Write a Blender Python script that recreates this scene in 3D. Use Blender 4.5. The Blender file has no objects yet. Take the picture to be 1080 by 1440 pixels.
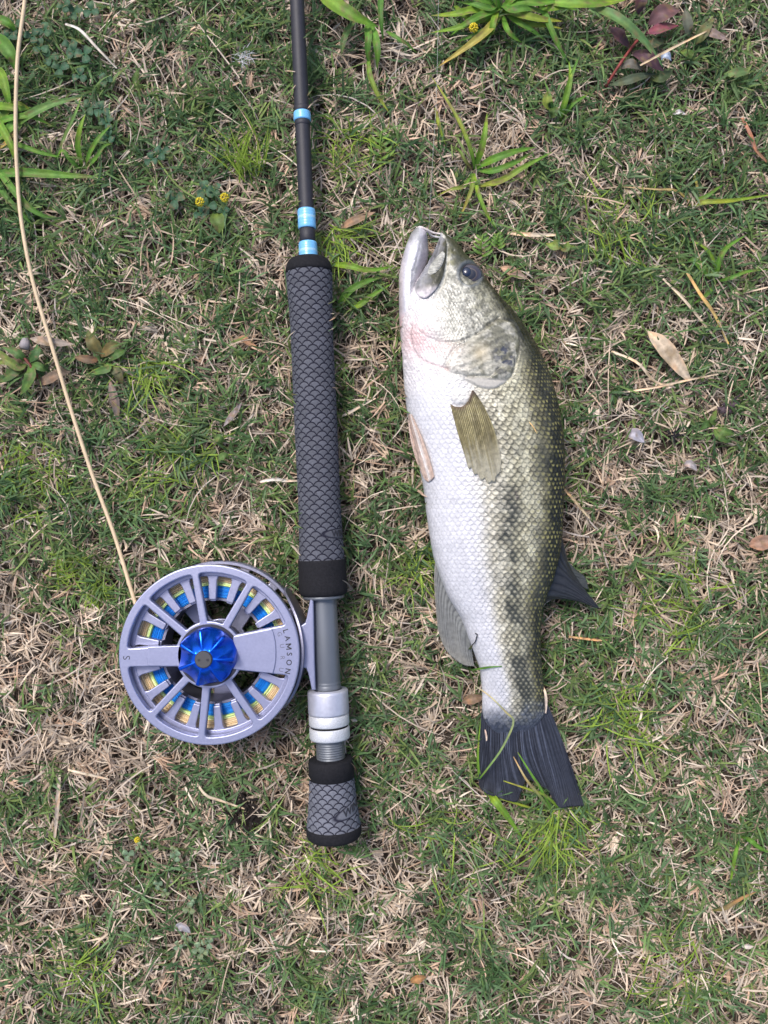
import bpy, math, random
import numpy as np
from mathutils import Vector
from mathutils.kdtree import KDTree

R = math.radians
rng = np.random.default_rng(11)
random.seed(5)
sc = bpy.context.scene
COL = sc.collection

# ------------------------------------------------------------------ camera
CAM_H = 0.46            # metres above the soil, looking straight down
S = 0.00039             # metres on the soil per photo pixel (photo 1080 x 1440)
cam_d = bpy.data.cameras.new('camera')
cam = bpy.data.objects.new('camera', cam_d)
COL.objects.link(cam)
cam.location = (0, 0, CAM_H)
cam_d.sensor_fit = 'VERTICAL'
cam_d.angle_y = 2 * math.atan(720 * S / CAM_H)
cam_d.clip_start = 0.01
cam_d.clip_end = 200
sc.camera = cam

# ------------------------------------------------------------------ daylight
SUN_EL, SUN_AZ = 58, 125      # sun from the upper left, through thin cloud
w = bpy.data.worlds.new('World')
sc.world = w
w.use_nodes = True
nt = w.node_tree
bg = nt.nodes['Background']
sky = nt.nodes.new('ShaderNodeTexSky')
sky.sky_type = 'NISHITA'
sky.sun_disc = False
sky.sun_elevation = R(SUN_EL)
sky.sun_rotation = R(90 - SUN_AZ)
sky.air_density = 0.9
sky.dust_density = 4.0
sky.ozone_density = 1.6
nt.links.new(sky.outputs[0], bg.inputs[0])
bg.inputs[1].default_value = 0.13
sd = bpy.data.lights.new('sun', 'SUN')
sd.energy = 1.5
sd.angle = R(14)
sd.color = (1.0, 0.97, 0.93)
sun = bpy.data.objects.new('sun', sd)
COL.objects.link(sun)
dv = Vector((math.cos(R(SUN_EL)) * math.cos(R(SUN_AZ)), math.cos(R(SUN_EL)) * math.sin(R(SUN_AZ)), math.sin(R(SUN_EL))))
sun.rotation_euler = dv.to_track_quat('Z', 'Y').to_euler()
sun.location = dv * 3
sc.view_settings.view_transform = 'Standard'
sc.view_settings.look = 'None'
sc.view_settings.exposure = 0.66
sc.view_settings.gamma = 1
sc.view_settings.use_curve_mapping = False

# ------------------------------------------------------------------ helpers
def P(px, py, z=0.0):
    """the point at height z that the photo shows at pixel (px, py)"""
    k = S * (CAM_H - z) / CAM_H
    return np.array([(px - 540) * k, (720 - py) * k, z])

def PA(px, py, z):
    px, py, z = np.broadcast_arrays(np.asarray(px, float), np.asarray(py, float), np.asarray(z, float))
    k = S * (CAM_H - z) / CAM_H
    return np.stack([(px - 540) * k, (720 - py) * k, z], -1)

def unP(V):
    k = S * (CAM_H - V[..., 2]) / CAM_H
    return 540 + V[..., 0] / k, 720 - V[..., 1] / k

def sstep(a, b, x):
    t = np.clip((np.asarray(x, float) - a) / (b - a), 0, 1)
    return t * t * (3 - 2 * t)

def mixc(a, b, f):
    f = np.clip(f, 0, 1)[..., None]
    return a * (1 - f) + np.asarray(b) * f

def hash2(ix, iy, seed=0):
    h = (ix.astype(np.int64) * 374761393 + iy.astype(np.int64) * 668265263 + seed * 1442695041) & 0xffffffff
    h = ((h ^ (h >> 13)) * 1274126177) & 0xffffffff
    h = (h ^ (h >> 16)) & 0xffffffff
    return h / 4294967295.0

def vnoise(x, y, seed=0):
    x = np.asarray(x, float); y = np.asarray(y, float)
    ix = np.floor(x); iy = np.floor(y)
    fx = x - ix; fy = y - iy
    fx = fx * fx * (3 - 2 * fx); fy = fy * fy * (3 - 2 * fy)
    a = hash2(ix, iy, seed); b = hash2(ix + 1, iy, seed); c = hash2(ix, iy + 1, seed); d = hash2(ix + 1, iy + 1, seed)
    return (a * (1 - fx) + b * fx) * (1 - fy) + (c * (1 - fx) + d * fx) * fy

def fbm(x, y, seed=0, o=4):
    s = 0; a = 0.5; t = 0
    for i in range(o):
        s = s + a * vnoise(x * 2 ** i + 17.3 * i, y * 2 ** i - 9.1 * i, seed + i); t += a; a *= 0.5
    return s / t

ORI = {}
def link(name, data, parent=None, origin=None):
    o = bpy.data.objects.new(name, data)
    COL.objects.link(o)
    if parent is not None:
        o.parent = parent
        po = ORI[parent.name]
        og = po if origin is None else np.array(origin, float)
        o.location = og - po
    else:
        og = np.zeros(3) if origin is None else np.array(origin, float)
        o.location = og
    ORI[o.name] = og
    return o

def tag(o, label=None, cat=None, group=None, kind=None):
    if label: o['label'] = label
    if cat: o['category'] = cat
    if group: o['group'] = group
    if kind: o['kind'] = kind
    return o

def thing(name, loc, label, cat, group=None):
    return tag(link(name, None, None, loc), label, cat, group)

def mesh(name, V, F, mat, parent=None, col=None, smooth=True, origin=None, quads=None):
    """one mesh object from world-space vertices"""
    V = np.asarray(V, float).reshape(-1, 3)
    me = bpy.data.meshes.new(name)
    if parent is not None and origin is None:
        og = ORI[parent.name]
    elif origin is not None:
        og = np.array(origin, float)
    else:
        og = np.zeros(3)
    L = (V - og).astype(np.float32)
    if quads is not None:
        Q = np.asarray(quads, np.int32).reshape(-1, 4)
        me.vertices.add(len(L)); me.vertices.foreach_set('co', L.ravel())
        me.loops.add(Q.size); me.loops.foreach_set('vertex_index', Q.ravel())
        me.polygons.add(len(Q)); me.polygons.foreach_set('loop_start', np.arange(0, Q.size, 4, dtype=np.int32))
        try:
            me.polygons.foreach_set('loop_total', np.full(len(Q), 4, np.int32))
        except Exception:
            pass
        me.update(calc_edges=True)
    else:
        me.from_pydata([tuple(v) for v in L], [], F)
        me.update()
    if col is not None:
        c = np.ones((len(L), 4), np.float32); c[:, :3] = np.asarray(col, float).reshape(-1, 3)
        at = me.attributes.new('Col', 'FLOAT_COLOR', 'POINT')
        at.data.foreach_set('color', c.ravel())
    me.polygons.foreach_set('use_smooth', np.full(len(me.polygons), smooth))
    me.materials.append(mat)
    return link(name, me, parent, og)

def gridq(n, m, wrap=False, base=0):
    """quads of an n x m vertex grid (row major); wrap closes the m direction"""
    i = np.arange(n - 1)[:, None]
    j = np.arange(m if wrap else m - 1)[None, :]
    j2 = (j + 1) % m
    a = i * m + j; b = i * m + j2; c = (i + 1) * m + j2; d = (i + 1) * m + j
    return np.stack([a, b, c, d], -1).reshape(-1, 4) + base

def cr(pts, n):
    """Catmull-Rom resampling of a polyline (any dimension)"""
    p = np.asarray(pts, float)
    if len(p) == 2:
        t = np.linspace(0, 1, n)[:, None]
        return p[0] * (1 - t) + p[1] * t
    p = np.vstack([2 * p[0] - p[1], p, 2 * p[-1] - p[-2]])
    m = len(p) - 3
    u = np.linspace(0, m - 1e-9, n); i = np.floor(u).astype(int); f = (u - i)[:, None]
    a, b, c, d = p[i], p[i + 1], p[i + 2], p[i + 3]
    return 0.5 * ((2 * b) + (c - a) * f + (2 * a - 5 * b + 4 * c - d) * f ** 2 + (3 * b - a - 3 * c + d) * f ** 3)

def tube(name, pts, rad, mat, parent=None, n=None, sides=8, col=None, origin=None, taper=None):
    p = cr(pts, n or max(4, len(pts) * 4))
    m = len(p)
    t = np.gradient(p, axis=0); t /= np.linalg.norm(t, axis=1)[:, None] + 1e-12
    up = np.array([0, 0, 1.0]); sd = np.cross(t, up); ln = np.linalg.norm(sd, axis=1)[:, None]
    sd = np.where(ln < 1e-3, np.array([1.0, 0, 0]), sd / (ln + 1e-9)); nn = np.cross(sd, t)
    a = np.linspace(0, 2 * math.pi, sides, endpoint=False)
    r = np.full(m, rad) if taper is None else rad * np.interp(np.linspace(0, 1, m), [0, 1], taper)
    V = p[:, None, :] + r[:, None, None] * (np.cos(a)[None, :, None] * sd[:, None, :] + np.sin(a)[None, :, None] * nn[:, None, :])
    V = V.reshape(-1, 3)
    F = [tuple(q) for q in gridq(m, sides, True)] + [tuple(range(sides))[::-1], tuple((m - 1) * sides + k for k in range(sides))]
    c = None if col is None else np.tile(np.array(col), (len(V), 1))
    return mesh(name, V, F, mat, parent, c, True, origin)

# ------------------------------------------------------------------ materials
def mat(name, color=(.5, .5, .5), rough=.5, metal=0., attr=False, nscale=0, namp=0.2, bump=0., bscale=400, spec=.5, coat=0., trans=0., sheen=0., rvar=0.):
    m = bpy.data.materials.new(name); m.use_nodes = True
    t = m.node_tree; b = t.nodes['Principled BSDF']; L = t.links
    b.inputs['Roughness'].default_value = rough
    b.inputs['Metallic'].default_value = metal
    b.inputs['Specular IOR Level'].default_value = spec
    b.inputs['Coat Weight'].default_value = coat
    b.inputs['Coat Roughness'].default_value = .2
    b.inputs['Sheen Weight'].default_value = sheen
    tc = t.nodes.new('ShaderNodeTexCoord')
    if attr:
        a = t.nodes.new('ShaderNodeAttribute'); a.attribute_name = 'Col'; out = a.outputs['Color']
    else:
        a = t.nodes.new('ShaderNodeRGB'); a.outputs[0].default_value = (*color, 1); out = a.outputs[0]
    if nscale:
        n = t.nodes.new('ShaderNodeTexNoise'); n.inputs['Scale'].default_value = nscale; n.inputs['Detail'].default_value = 4
        L.new(tc.outputs['Object'], n.inputs['Vector'])
        mr = t.nodes.new('ShaderNodeMapRange')
        mr.inputs['From Min'].default_value = .3; mr.inputs['From Max'].default_value = .7
        mr.inputs['To Min'].default_value = 1 - namp; mr.inputs['To Max'].default_value = 1 + namp
        L.new(n.outputs[0], mr.inputs['Value'])
        mx = t.nodes.new('ShaderNodeVectorMath'); mx.operation = 'SCALE'
        L.new(out, mx.inputs[0]); L.new(mr.outputs[0], mx.inputs['Scale']); out = mx.outputs[0]
        if rvar:
            r2 = t.nodes.new('ShaderNodeMapRange'); r2.inputs['From Min'].default_value = .3; r2.inputs['From Max'].default_value = .7
            r2.inputs['To Min'].default_value = rough - rvar; r2.inputs['To Max'].default_value = rough + rvar
            L.new(n.outputs[0], r2.inputs['Value']); L.new(r2.outputs[0], b.inputs['Roughness'])
    L.new(out, b.inputs['Base Color'])
    if bump:
        n2 = t.nodes.new('ShaderNodeTexNoise'); n2.inputs['Scale'].default_value = bscale; n2.inputs['Detail'].default_value = 3
        L.new(tc.outputs['Object'], n2.inputs['Vector'])
        bp = t.nodes.new('ShaderNodeBump'); bp.inputs['Strength'].default_value = bump; bp.inputs['Distance'].default_value = .0006
        L.new(n2.outputs[0], bp.inputs['Height']); L.new(bp.outputs[0], b.inputs['Normal'])
    if trans:
        tr = t.nodes.new('ShaderNodeBsdfTranslucent'); L.new(out, tr.inputs[0])
        ms = t.nodes.new('ShaderNodeMixShader'); ms.inputs[0].default_value = trans
        L.new(b.outputs[0], ms.inputs[1]); L.new(tr.outputs[0], ms.inputs[2])
        L.new(ms.outputs[0], t.nodes['Material Output'].inputs[0])
    return m

M = dict(
    soil=mat('soil', (.055, .040, .028), .95, nscale=60, namp=.5, bump=.6, bscale=300),
    straw=mat('straw', attr=True, rough=.65, spec=.2, trans=.12, nscale=500, namp=.12),
    green=mat('green_blade', attr=True, rough=.55, spec=.2, trans=.25, nscale=400, namp=.15),
    leaf=mat('leaf', attr=True, rough=.5, spec=.25, trans=.25, nscale=260, namp=.22, bump=.25, bscale=900),
    dryleaf=mat('dry_leaf', attr=True, rough=.75, spec=.2, nscale=300, namp=.25, bump=.5, bscale=700),
    fish=mat('fish_skin', attr=True, rough=.33, spec=.55, nscale=900, namp=.09, coat=.22, bump=.12, bscale=1500, rvar=.08),
    fin=mat('fin', attr=True, rough=.42, spec=.45, nscale=500, namp=.18, trans=.06),
    jaw=mat('jaw_skin', attr=True, rough=.42, spec=.45, nscale=600, namp=.16, coat=.1, bump=.2, bscale=900),
    eye=mat('eye_iris', attr=True, rough=.12, spec=.6, coat=.9),
    pupil=mat('pupil', (.010, .017, .045), .05, coat=1.),
    blank=mat('graphite_blank', (.020, .020, .029), .58, nscale=300, namp=.12),
    wrap=mat('blue_wrap', attr=True, rough=.32, coat=.4, nscale=800, namp=.05),
    grip=mat('grip_foam', attr=True, rough=.78, spec=.25, nscale=1400, namp=.14, bump=.2, bscale=2500),
    cap=mat('black_foam', (.013, .013, .016), .85, spec=.2, nscale=900, namp=.25, bump=.3, bscale=2200),
    ink=mat('dark_print', (.022, .022, .03), .6),
    greyink=mat('grey_print', (.13, .13, .17), .6),
    seat=mat('seat_metal', (.165, .18, .205), .42, metal=.45, nscale=90, namp=.04),
    silver=mat('silver_metal', (.56, .57, .66), .42, metal=.5, nscale=700, namp=.05, rvar=.06),
    silver2=mat('worn_silver_metal', (.66, .67, .70), .55, metal=.45, nscale=1600, namp=.14, bump=.3, bscale=1800),
    reel=mat('anodised_aluminium', (.325, .34, .485), .36, metal=.6, nscale=900, namp=.04, rvar=.05, bump=.04, bscale=3000),
    reelshade=mat('shaded_aluminium', (.24, .24, .32), .42, metal=.7, nscale=500, namp=.06, rvar=.05),  # darker reel metal: ground reflection and inner shade put into the colour
    hub=mat('shaded_drag_housing', (.045, .045, .055), .4, metal=.6),  # dark grey, with the shade inside the arbor put into the colour
    knob=mat('blue_anodised', (.002, .105, .72), .24, metal=.9, coat=.15, nscale=300, namp=.06),
    capgrey=mat('grey_cap', (.075, .075, .08), .5, metal=.5),
    line=mat('line_coil', attr=True, rough=.45, spec=.5, nscale=600, namp=.1),
    flyline=mat('fly_line', attr=True, rough=.5, spec=.4, nscale=300, namp=.08),
    leader=mat('clear_mono', (.36, .39, .37), .25, spec=.6, trans=.3),
    pebble=mat('pebble', (.33, .30, .31), .8, nscale=350, namp=.3, bump=.5, bscale=400),
    petal=mat('petal', attr=True, rough=.6, trans=.25, nscale=300, namp=.15),
)

# ------------------------------------------------------------------ ground
def build_ground():
    n = 121
    u = np.linspace(-1, 1, n); f = np.sign(u) * (np.abs(u) * .5 + np.abs(u) ** 7 * 29.5)
    X, Y = np.meshgrid(f, f)
    near = np.exp(-(X ** 2 + Y ** 2) / 4)
    Z = -0.001 + (fbm(X * 45, Y * 45, 3) - .55) * .004 * near
    o = mesh('ground', np.stack([X, Y, Z], -1), None, M['soil'], quads=gridq(n, n))
    tag(o, 'dark brown soil under the matted lawn', None, None, 'structure')
    # far from the picture the soil sheet carries the lawn's own mean colours
    t = M['soil'].node_tree; L = t.links; b = t.nodes['Principled BSDF']
    src = b.inputs['Base Color'].links[0].from_socket
    tc = t.nodes.new('ShaderNodeTexCoord')
    n1 = t.nodes.new('ShaderNodeTexNoise'); n1.inputs['Scale'].default_value = 40; n1.inputs['Detail'].default_value = 10
    L.new(tc.outputs['Object'], n1.inputs['Vector'])
    rp = t.nodes.new('ShaderNodeValToRGB')
    rp.color_ramp.elements[0].position = .38; rp.color_ramp.elements[0].color = (.045, .075, .028, 1)
    rp.color_ramp.elements[1].position = .62; rp.color_ramp.elements[1].color = (.22, .17, .11, 1)
    L.new(n1.outputs[0], rp.inputs[0])
    ln = t.nodes.new('ShaderNodeVectorMath'); ln.operation = 'LENGTH'; L.new(tc.outputs['Object'], ln.inputs[0])
    mr = t.nodes.new('ShaderNodeMapRange'); mr.inputs['From Min'].default_value = .45; mr.inputs['From Max'].default_value = .65
    L.new(ln.outputs['Value'], mr.inputs['Value'])
    mx = t.nodes.new('ShaderNodeMix'); mx.data_type = 'RGBA'
    L.new(mr.outputs[0], mx.inputs['Factor']); L.new(src, mx.inputs['A']); L.new(rp.outputs[0], mx.inputs['B'])
    L.new(mx.outputs['Result'], b.inputs['Base Color'])
build_ground()

# ------------------------------------------------------------------ fish outline (photo pixels)
ZC_Y = [318, 400, 560, 760, 900, 985, 1032]
ZC_Z = [.024, .028, .030, .029, .024, .0185, .0160]
BU_Y = [328, 345, 370, 400, 450, 520, 600, 700, 800, 880, 950, 1000, 1020, 1034]
BU_Z = [.0035, .0075, .0115, .0145, .0185, .0215, .0225, .0215, .0175, .0130, .0095, .0048, .0018, .0002]
XL = [(330, 619), (338, 616.5), (350, 612), (360, 607), (374, 599), (390, 589), (405, 580), (420, 572), (440, 566), (470, 563), (500, 566), (540, 568), (584, 572.6), (625, 583), (682, 595), (718, 599), (753, 604), (786, 610), (812, 619), (840, 631), (870, 649), (905, 662), (941, 675), (973, 678), (1000, 678), (1015, 682), (1026, 692), (1034, 704)]
XR = [(330, 623), (338, 638), (348, 647), (359, 655.5), (377, 673), (395, 685), (421, 706), (448, 729), (475, 747), (501, 762), (531, 774), (558, 781.5), (584, 787), (614, 791), (658, 793), (703, 792), (747, 790), (777, 786), (815, 777), (836, 768.5), (858, 761.5), (887, 759), (917, 759), (944, 762), (967, 764.5), (990, 767), (1005, 765), (1018, 755), (1028, 744), (1034, 733)]
def fxl(y): a = np.array(XL); return np.interp(y, a[:, 0], a[:, 1])
def fxr(y): a = np.array(XR); return np.interp(y, a[:, 0], a[:, 1])
def smooth1(v, k):
    ker = np.hanning(2 * k + 3); ker /= ker.sum()
    return np.convolve(np.pad(v, k + 1, mode='reflect', reflect_type='odd'), ker, mode='valid')
def fish_z(y): return np.interp(y, ZC_Y, ZC_Z)
def fish_b(y): return np.interp(y, BU_Y, BU_Z)

# rod axis (photo pixels) and height
ROD_Z = 0.0255
def rod_x(y): return 417.6 + .0446 * np.asarray(y, float)
REEL_C = P(294, 921, .043)
KR = S * (CAM_H - .043) / CAM_H       # metres per photo pixel on the reel's face

# ------------------------------------------------------------------ head room over the soil for the grass
MM = .001
HX0, HY0, HN, HMM = -.5, -.7, 1000, 1400
head = np.full((HMM, HN), 1.0)
gx = HX0 + (np.arange(HN) + .5) * MM
gy = HY0 + (np.arange(HMM) + .5) * MM
GX, GY = np.meshgrid(gx, gy)
def carve(mask, val):
    head[mask] = np.minimum(head[mask], val[mask] if isinstance(val, np.ndarray) else val)
# fish
k = S * (CAM_H - .026) / CAM_H
py = 720 - GY / k; px = 540 + GX / k
xl = fxl(py); xr = fxr(py); c = (xl + xr) / 2; a = np.maximum((xr - xl) / 2, 1)
xl = np.where(py < 470, np.minimum(xl, 566), xl)
u = np.clip((px - c) / a, -1.2, 1.2)
ins = (px > xl - 1) & (px < xr + 1) & (py > 318) & (py < 1036)
carve(ins, np.maximum(fish_z(py) - .75 * fish_b(py) * np.sqrt(np.clip(1 - u ** 2, 0, 1)) - .0015, .005))
# fins lying on the grass
for (x0, x1, y0, y1, h) in ((676, 822, 990, 1132, .010), (612, 668, 800, 934, .013), (772, 835, 760, 850, .011), (574, 608, 590, 678, .02)):
    if y0 == 990:
        rr = np.interp(py, [990, 1132], [768, 818]); m_ = (px > 678) & (px < rr) & (py > 990) & (py < np.interp(px, [676, 700, 728, 742, 770, 788, 820], [1108, 1118, 1124, 1095, 1108, 1132, 1132]))
    elif y0 == 800:
        m_ = (py > 800) & (py < 932) & (px > np.interp(py, [800, 884, 917, 936], [611, 617, 630, 655])) & (px < fxl(py) + 4)
    elif y0 == 760:
        m_ = (py > 760) & (py < 845) & (px < np.interp(py, [755, 800, 845], [793, 806, 832])) & (px > fxr(py) - 4)
    else:
        m_ = (py > y0) & (py < y1) & (px > np.interp(py, [590, 678], [574, 598])) & (px < 612)
    carve(m_, h)
# rod
k = S * (CAM_H - ROD_Z) / CAM_H
py = 720 - GY / k; px = 540 + GX / k
rr = np.interp(py, [-2000, 364, 366, 384, 470, 785, 836, 838, 968, 970, 1038, 1040, 1066, 1068, 1160, 1178], [7, 11, 26, 33, 30, 32, 34, 19, 19, 28.5, 28.5, 20, 20, 31.6, 38, 38.5])
dx = np.abs(px - rod_x(py))
carve((dx < rr) & (py < 1179), ROD_Z - k * np.sqrt(np.clip(rr ** 2 - dx ** 2, 0, None)) - .001)
# reel
dr = np.hypot(GX - REEL_C[0], GY - REEL_C[1])
carve(dr < 128 * KR, .0068)

def headroom(x, y):
    i = np.clip(((x - HX0) / MM).astype(int), 0, HN - 1); j = np.clip(((y - HY0) / MM).astype(int), 0, HMM - 1)
    r = head[j, i]
    out = (x < HX0) | (x > HX0 + HN * MM) | (y < HY0) | (y > HY0 + HMM * MM)
    return np.where(out, 1.0, r)

# ------------------------------------------------------------------ lawn
GREEN_BUMPS = [(50, 120, 150, .42), (280, 60, 130, .2), (850, 230, 130, .22), (1000, 330, 110, .25), (240, 560, 120, .14), (60, 700, 90, .35), (110, 800, 60, .2),
               (560, 1050, 70, .2), (820, 940, 110, .12), (720, 1270, 150, .16), (960, 90, 120, .3), (480, 220, 90, .15), (1040, 1260, 110, .15), (500, 420, 70, .15),
               (900, 420, 90, .15), (700, 30, 100, .3), (80, 1370, 120, .1), (380, 200, 80, .15), (250, 300, 90, .15), (440, 40, 60, .12),
               (50, 970, 150, -.3), (190, 1080, 120, -.42), (60, 1250, 110, -.22), (470, 1270, 170, -.22), (300, 1320, 130, -.2), (890, 760, 120, -.14), (860, 590, 110, -.22),
               (560, 120, 100, -.22), (700, 180, 80, -.22), (340, 740, 80, -.22), (960, 1040, 100, -.22), (840, 1380, 130, -.18), (600, 1330, 110, -.15), (500, 570, 60, -.1), (90, 580, 70, -.1)]
def green_map(px, py):
    g = fbm(px / 62, py / 62, 21, 4) * 1.35 - .10
    for (x, y, r, a) in GREEN_BUMPS:
        g = g + a * np.exp(-((px - x) ** 2 + (py - y) ** 2) / (2 * (r * .62) ** 2))
    return np.clip(g, 0, 1)

def blades(x, y, z0, az, L, wd, e0, e1, curl, roll, col, ns, tipcol=None):
    N = len(x)
    ts = np.linspace(0, 1, ns)
    pos = np.zeros((N, ns, 3)); pos[:, 0] = np.stack([x, y, z0], -1)
    hd = np.zeros((N, ns, 3))
    for s in range(ns):
        e = e0 + (e1 - e0) * ts[s]; a = az + curl * ts[s]
        d = np.stack([np.cos(e) * np.cos(a), np.cos(e) * np.sin(a), np.sin(e)], -1)
        hd[:, s] = d
        if s < ns - 1:
            pos[:, s + 1] = pos[:, s] + d * (L / (ns - 1))[:, None]
    hz = np.stack([-np.sin(az), np.cos(az), np.zeros(N)], -1)[:, None, :].repeat(ns, 1)
    nr = np.cross(hd, hz)
    sd = np.cos(roll)[:, None, None] * hz + np.sin(roll)[:, None, None] * nr
    prof = np.interp(ts, [0, .25, .65, 1], [.75, 1, .8, .06])
    hw = (wd[:, None] * prof[None, :] / 2)[:, :, None]
    V = np.stack([pos - sd * hw, pos + sd * hw], 2)          # N, ns, 2, 3
    hr = headroom(V[..., 0], V[..., 1])
    V[..., 2] = np.clip(V[..., 2], .0004, None)
    V[..., 2] = np.minimum(V[..., 2], hr)
    C = np.broadcast_to(col[:, None, None, :], (N, ns, 2, 3)).copy()
    if tipcol is not None:
        f = (np.clip(ts - .72, 0, 1) / .28)[None, :, None, None]
        C = C * (1 - f) + tipcol[:, None, None, :] * f
    b = (np.arange(N) * ns * 2)[:, None]
    q = np.concatenate([np.stack([b + 2 * s, b + 2 * s + 1, b + 2 * s + 3, b + 2 * s + 2], -1) for s in range(ns - 1)], 1)
    return V.reshape(-1, 3), q.reshape(-1, 4), C.reshape(-1, 3)

def merge(parts):
    V = []; Q = []; C = []; b = 0
    for v, q, c in parts:
        V.append(v); Q.append(q + b); C.append(c); b += len(v)
    return np.vstack(V), np.vstack(Q), np.vstack(C)

STRAW = np.array([1.08, 1.03, .97]) * np.array([(.53, .44, .345), (.45, .36, .28), (.66, .59, .50), (.38, .32, .265), (.48, .34, .25), (.33, .29, .26), (.60, .52, .44), (.24, .19, .15), (.47, .43, .40)])
GREEN = np.array([.92, .94, .84]) * np.array([(.125, .210, .080), (.095, .175, .072), (.160, .245, .085), (.110, .190, .098), (.200, .265, .090), (.070, .135, .060), (.145, .220, .118)])

def pick(table, n, p=None):
    c = table[rng.choice(len(table), n, p=p)]
    c2 = table[rng.choice(len(table), n)]
    f = rng.random((n, 1)) * .4
    return (c * (1 - f) + c2 * f) * rng.uniform(.72, 1.2, (n, 1))

def scatter(n, inner):
    if inner:
        return rng.uniform(-.235, .235, n), rng.uniform(-.305, .305, n)
    if inner is None:                      # the lawn further off
        x = rng.uniform(-1.5, 1.5, n * 2); y = rng.uniform(-1.5, 1.5, n * 2)
        keep = (np.abs(x) > .48) | (np.abs(y) > .54)
        return x[keep][:n], y[keep][:n]
    x = rng.uniform(-.5, .5, n * 2); y = rng.uniform(-.56, .56, n * 2)
    keep = (np.abs(x) > .235) | (np.abs(y) > .305)
    return x[keep][:n], y[keep][:n]

def px_of(x, y): return 540 + x / (S * .975), 720 - y / (S * .975)

def straw_layer(n, inner, ns, wk=1.):
    out = []
    # deep matted layer
    x, y = scatter(n, inner); m = len(x)
    az = rng.uniform(0, 2 * math.pi, m)
    L = rng.uniform(.006, .018, m); wd = rng.uniform(.0005, .0011, m) * wk
    z0 = rng.uniform(.0005, .0080, m); e0 = rng.normal(.05, .22, m); e1 = rng.normal(-.12, .25, m)
    old_shaded = rng.random((m, 1)) < np.interp(z0, [0, .006], [.75, .12])[:, None]     # decayed thatch lies lowest, darkened further to paint shade into the deep gaps
    col = np.where(old_shaded, pick(STRAW[[5, 7, 3]], m) * .6, pick(STRAW, m))
    out.append(blades(x, y, z0, az, L, wd, e0, e1, rng.normal(0, .5, m), rng.normal(0, .5, m), col, ns))
    # bundles: dead tufts whose blades fan out of one node
    nb = n // 9
    bx, by = scatter(nb, inner); nb = len(bx)
    g = green_map(*px_of(bx, by)); kp = rng.random(nb) < np.clip(1.25 - g * 1.15, .12, 1)
    bx, by = bx[kp], by[kp]; nb = len(bx)
    k = 7
    x = np.repeat(bx, k) + rng.normal(0, .0014, nb * k); y = np.repeat(by, k) + rng.normal(0, .0014, nb * k); m = nb * k
    az = np.repeat(rng.uniform(0, 2 * math.pi, nb), k) + rng.normal(0, .65, m)
    L = np.repeat(rng.uniform(.007, .015, nb), k) * rng.uniform(.6, 1.25, m); wd = rng.uniform(.0006, .00125, m) * wk
    z0 = np.repeat(rng.uniform(.003, .0095, nb), k) + rng.normal(0, .0006, m)
    e0 = rng.normal(.18, .25, m); e1 = rng.normal(-.25, .35, m)
    base = np.repeat(pick(STRAW[[0, 1, 2, 4, 6, 0, 3]], nb), k, 0)
    col = base * rng.uniform(.78, 1.22, (m, 1))
    out.append(blades(x, y, z0, az, L, wd, e0, e1, rng.normal(0, .45, m), rng.normal(0, .6, m), col, ns))
    # long thin stolons and broken stems
    q = n // 38
    x, y = scatter(q, inner); m = len(x)
    col = pick(STRAW[[0, 2, 4, 6, 8]], m)
    out.append(blades(x, y, rng.uniform(.006, .0115, m), rng.uniform(0, 6.28, m), rng.uniform(.018, .05, m), rng.uniform(.0004, .0008, m) * wk,
                      rng.normal(.05, .1, m), rng.normal(-.08, .12, m), rng.normal(0, 1.0, m), rng.normal(0, .3, m), col, ns + 2))
    return out

def green_layer(n, inner, ns, wk=1.):
    x, y = scatter(n, inner)
    g = green_map(*px_of(x, y)); kp = rng.random(len(x)) < g ** 1.15
    bx, by, g = x[kp], y[kp], g[kp]; nb = len(bx)
    k = 6
    m = nb * k
    lean = np.repeat(rng.uniform(0, 6.28, nb), k)
    az = lean + rng.normal(0, 1.15, m)
    x = np.repeat(bx, k) + np.cos(lean) * rng.uniform(-.004, .004, m); y = np.repeat(by, k) + np.sin(lean) * rng.uniform(-.004, .004, m)
    sz = np.repeat(rng.uniform(.75, 1.25, nb) * (.8 + .35 * g), k)
    L = rng.uniform(.005, .0150, m) * sz; wd = rng.uniform(.0007, .0014, m) * wk
    z0 = np.repeat(rng.uniform(.002, .0090, nb), k) + rng.uniform(0, .003, m)
    e0 = rng.uniform(.1, .85, m); e1 = e0 - rng.uniform(.2, .9, m)
    base = np.repeat(pick(GREEN, nb), k, 0)
    col = base * rng.uniform(.75, 1.3, (m, 1))
    tip = np.where(rng.random((m, 1)) < .22, np.array([[.36, .29, .17]]), col * 1.1)
    return [blades(x, y, z0, az, L, wd, e0, e1, rng.normal(0, .35, m), rng.normal(0, .6, m), col, ns, tip)]

V, Q, C = merge(straw_layer(44000, True, 4) + straw_layer(24000, False, 3, 1.5) + straw_layer(26000, None, 3, 3.2))
tag(mesh('dry_grass', V, None, M['straw'], None, C, False, quads=Q), 'matted dry straw coloured grass blades over the soil', 'grass', None, 'stuff')
V, Q, C = merge(green_layer(12500, True, 4) + green_layer(9000, False, 3, 1.5) + green_layer(14000, None, 3, 3.0))
tag(mesh('grass', V, None, M['green'], None, C, False, quads=Q), 'short green turf blades growing through the straw', 'grass', None, 'stuff')

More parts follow.
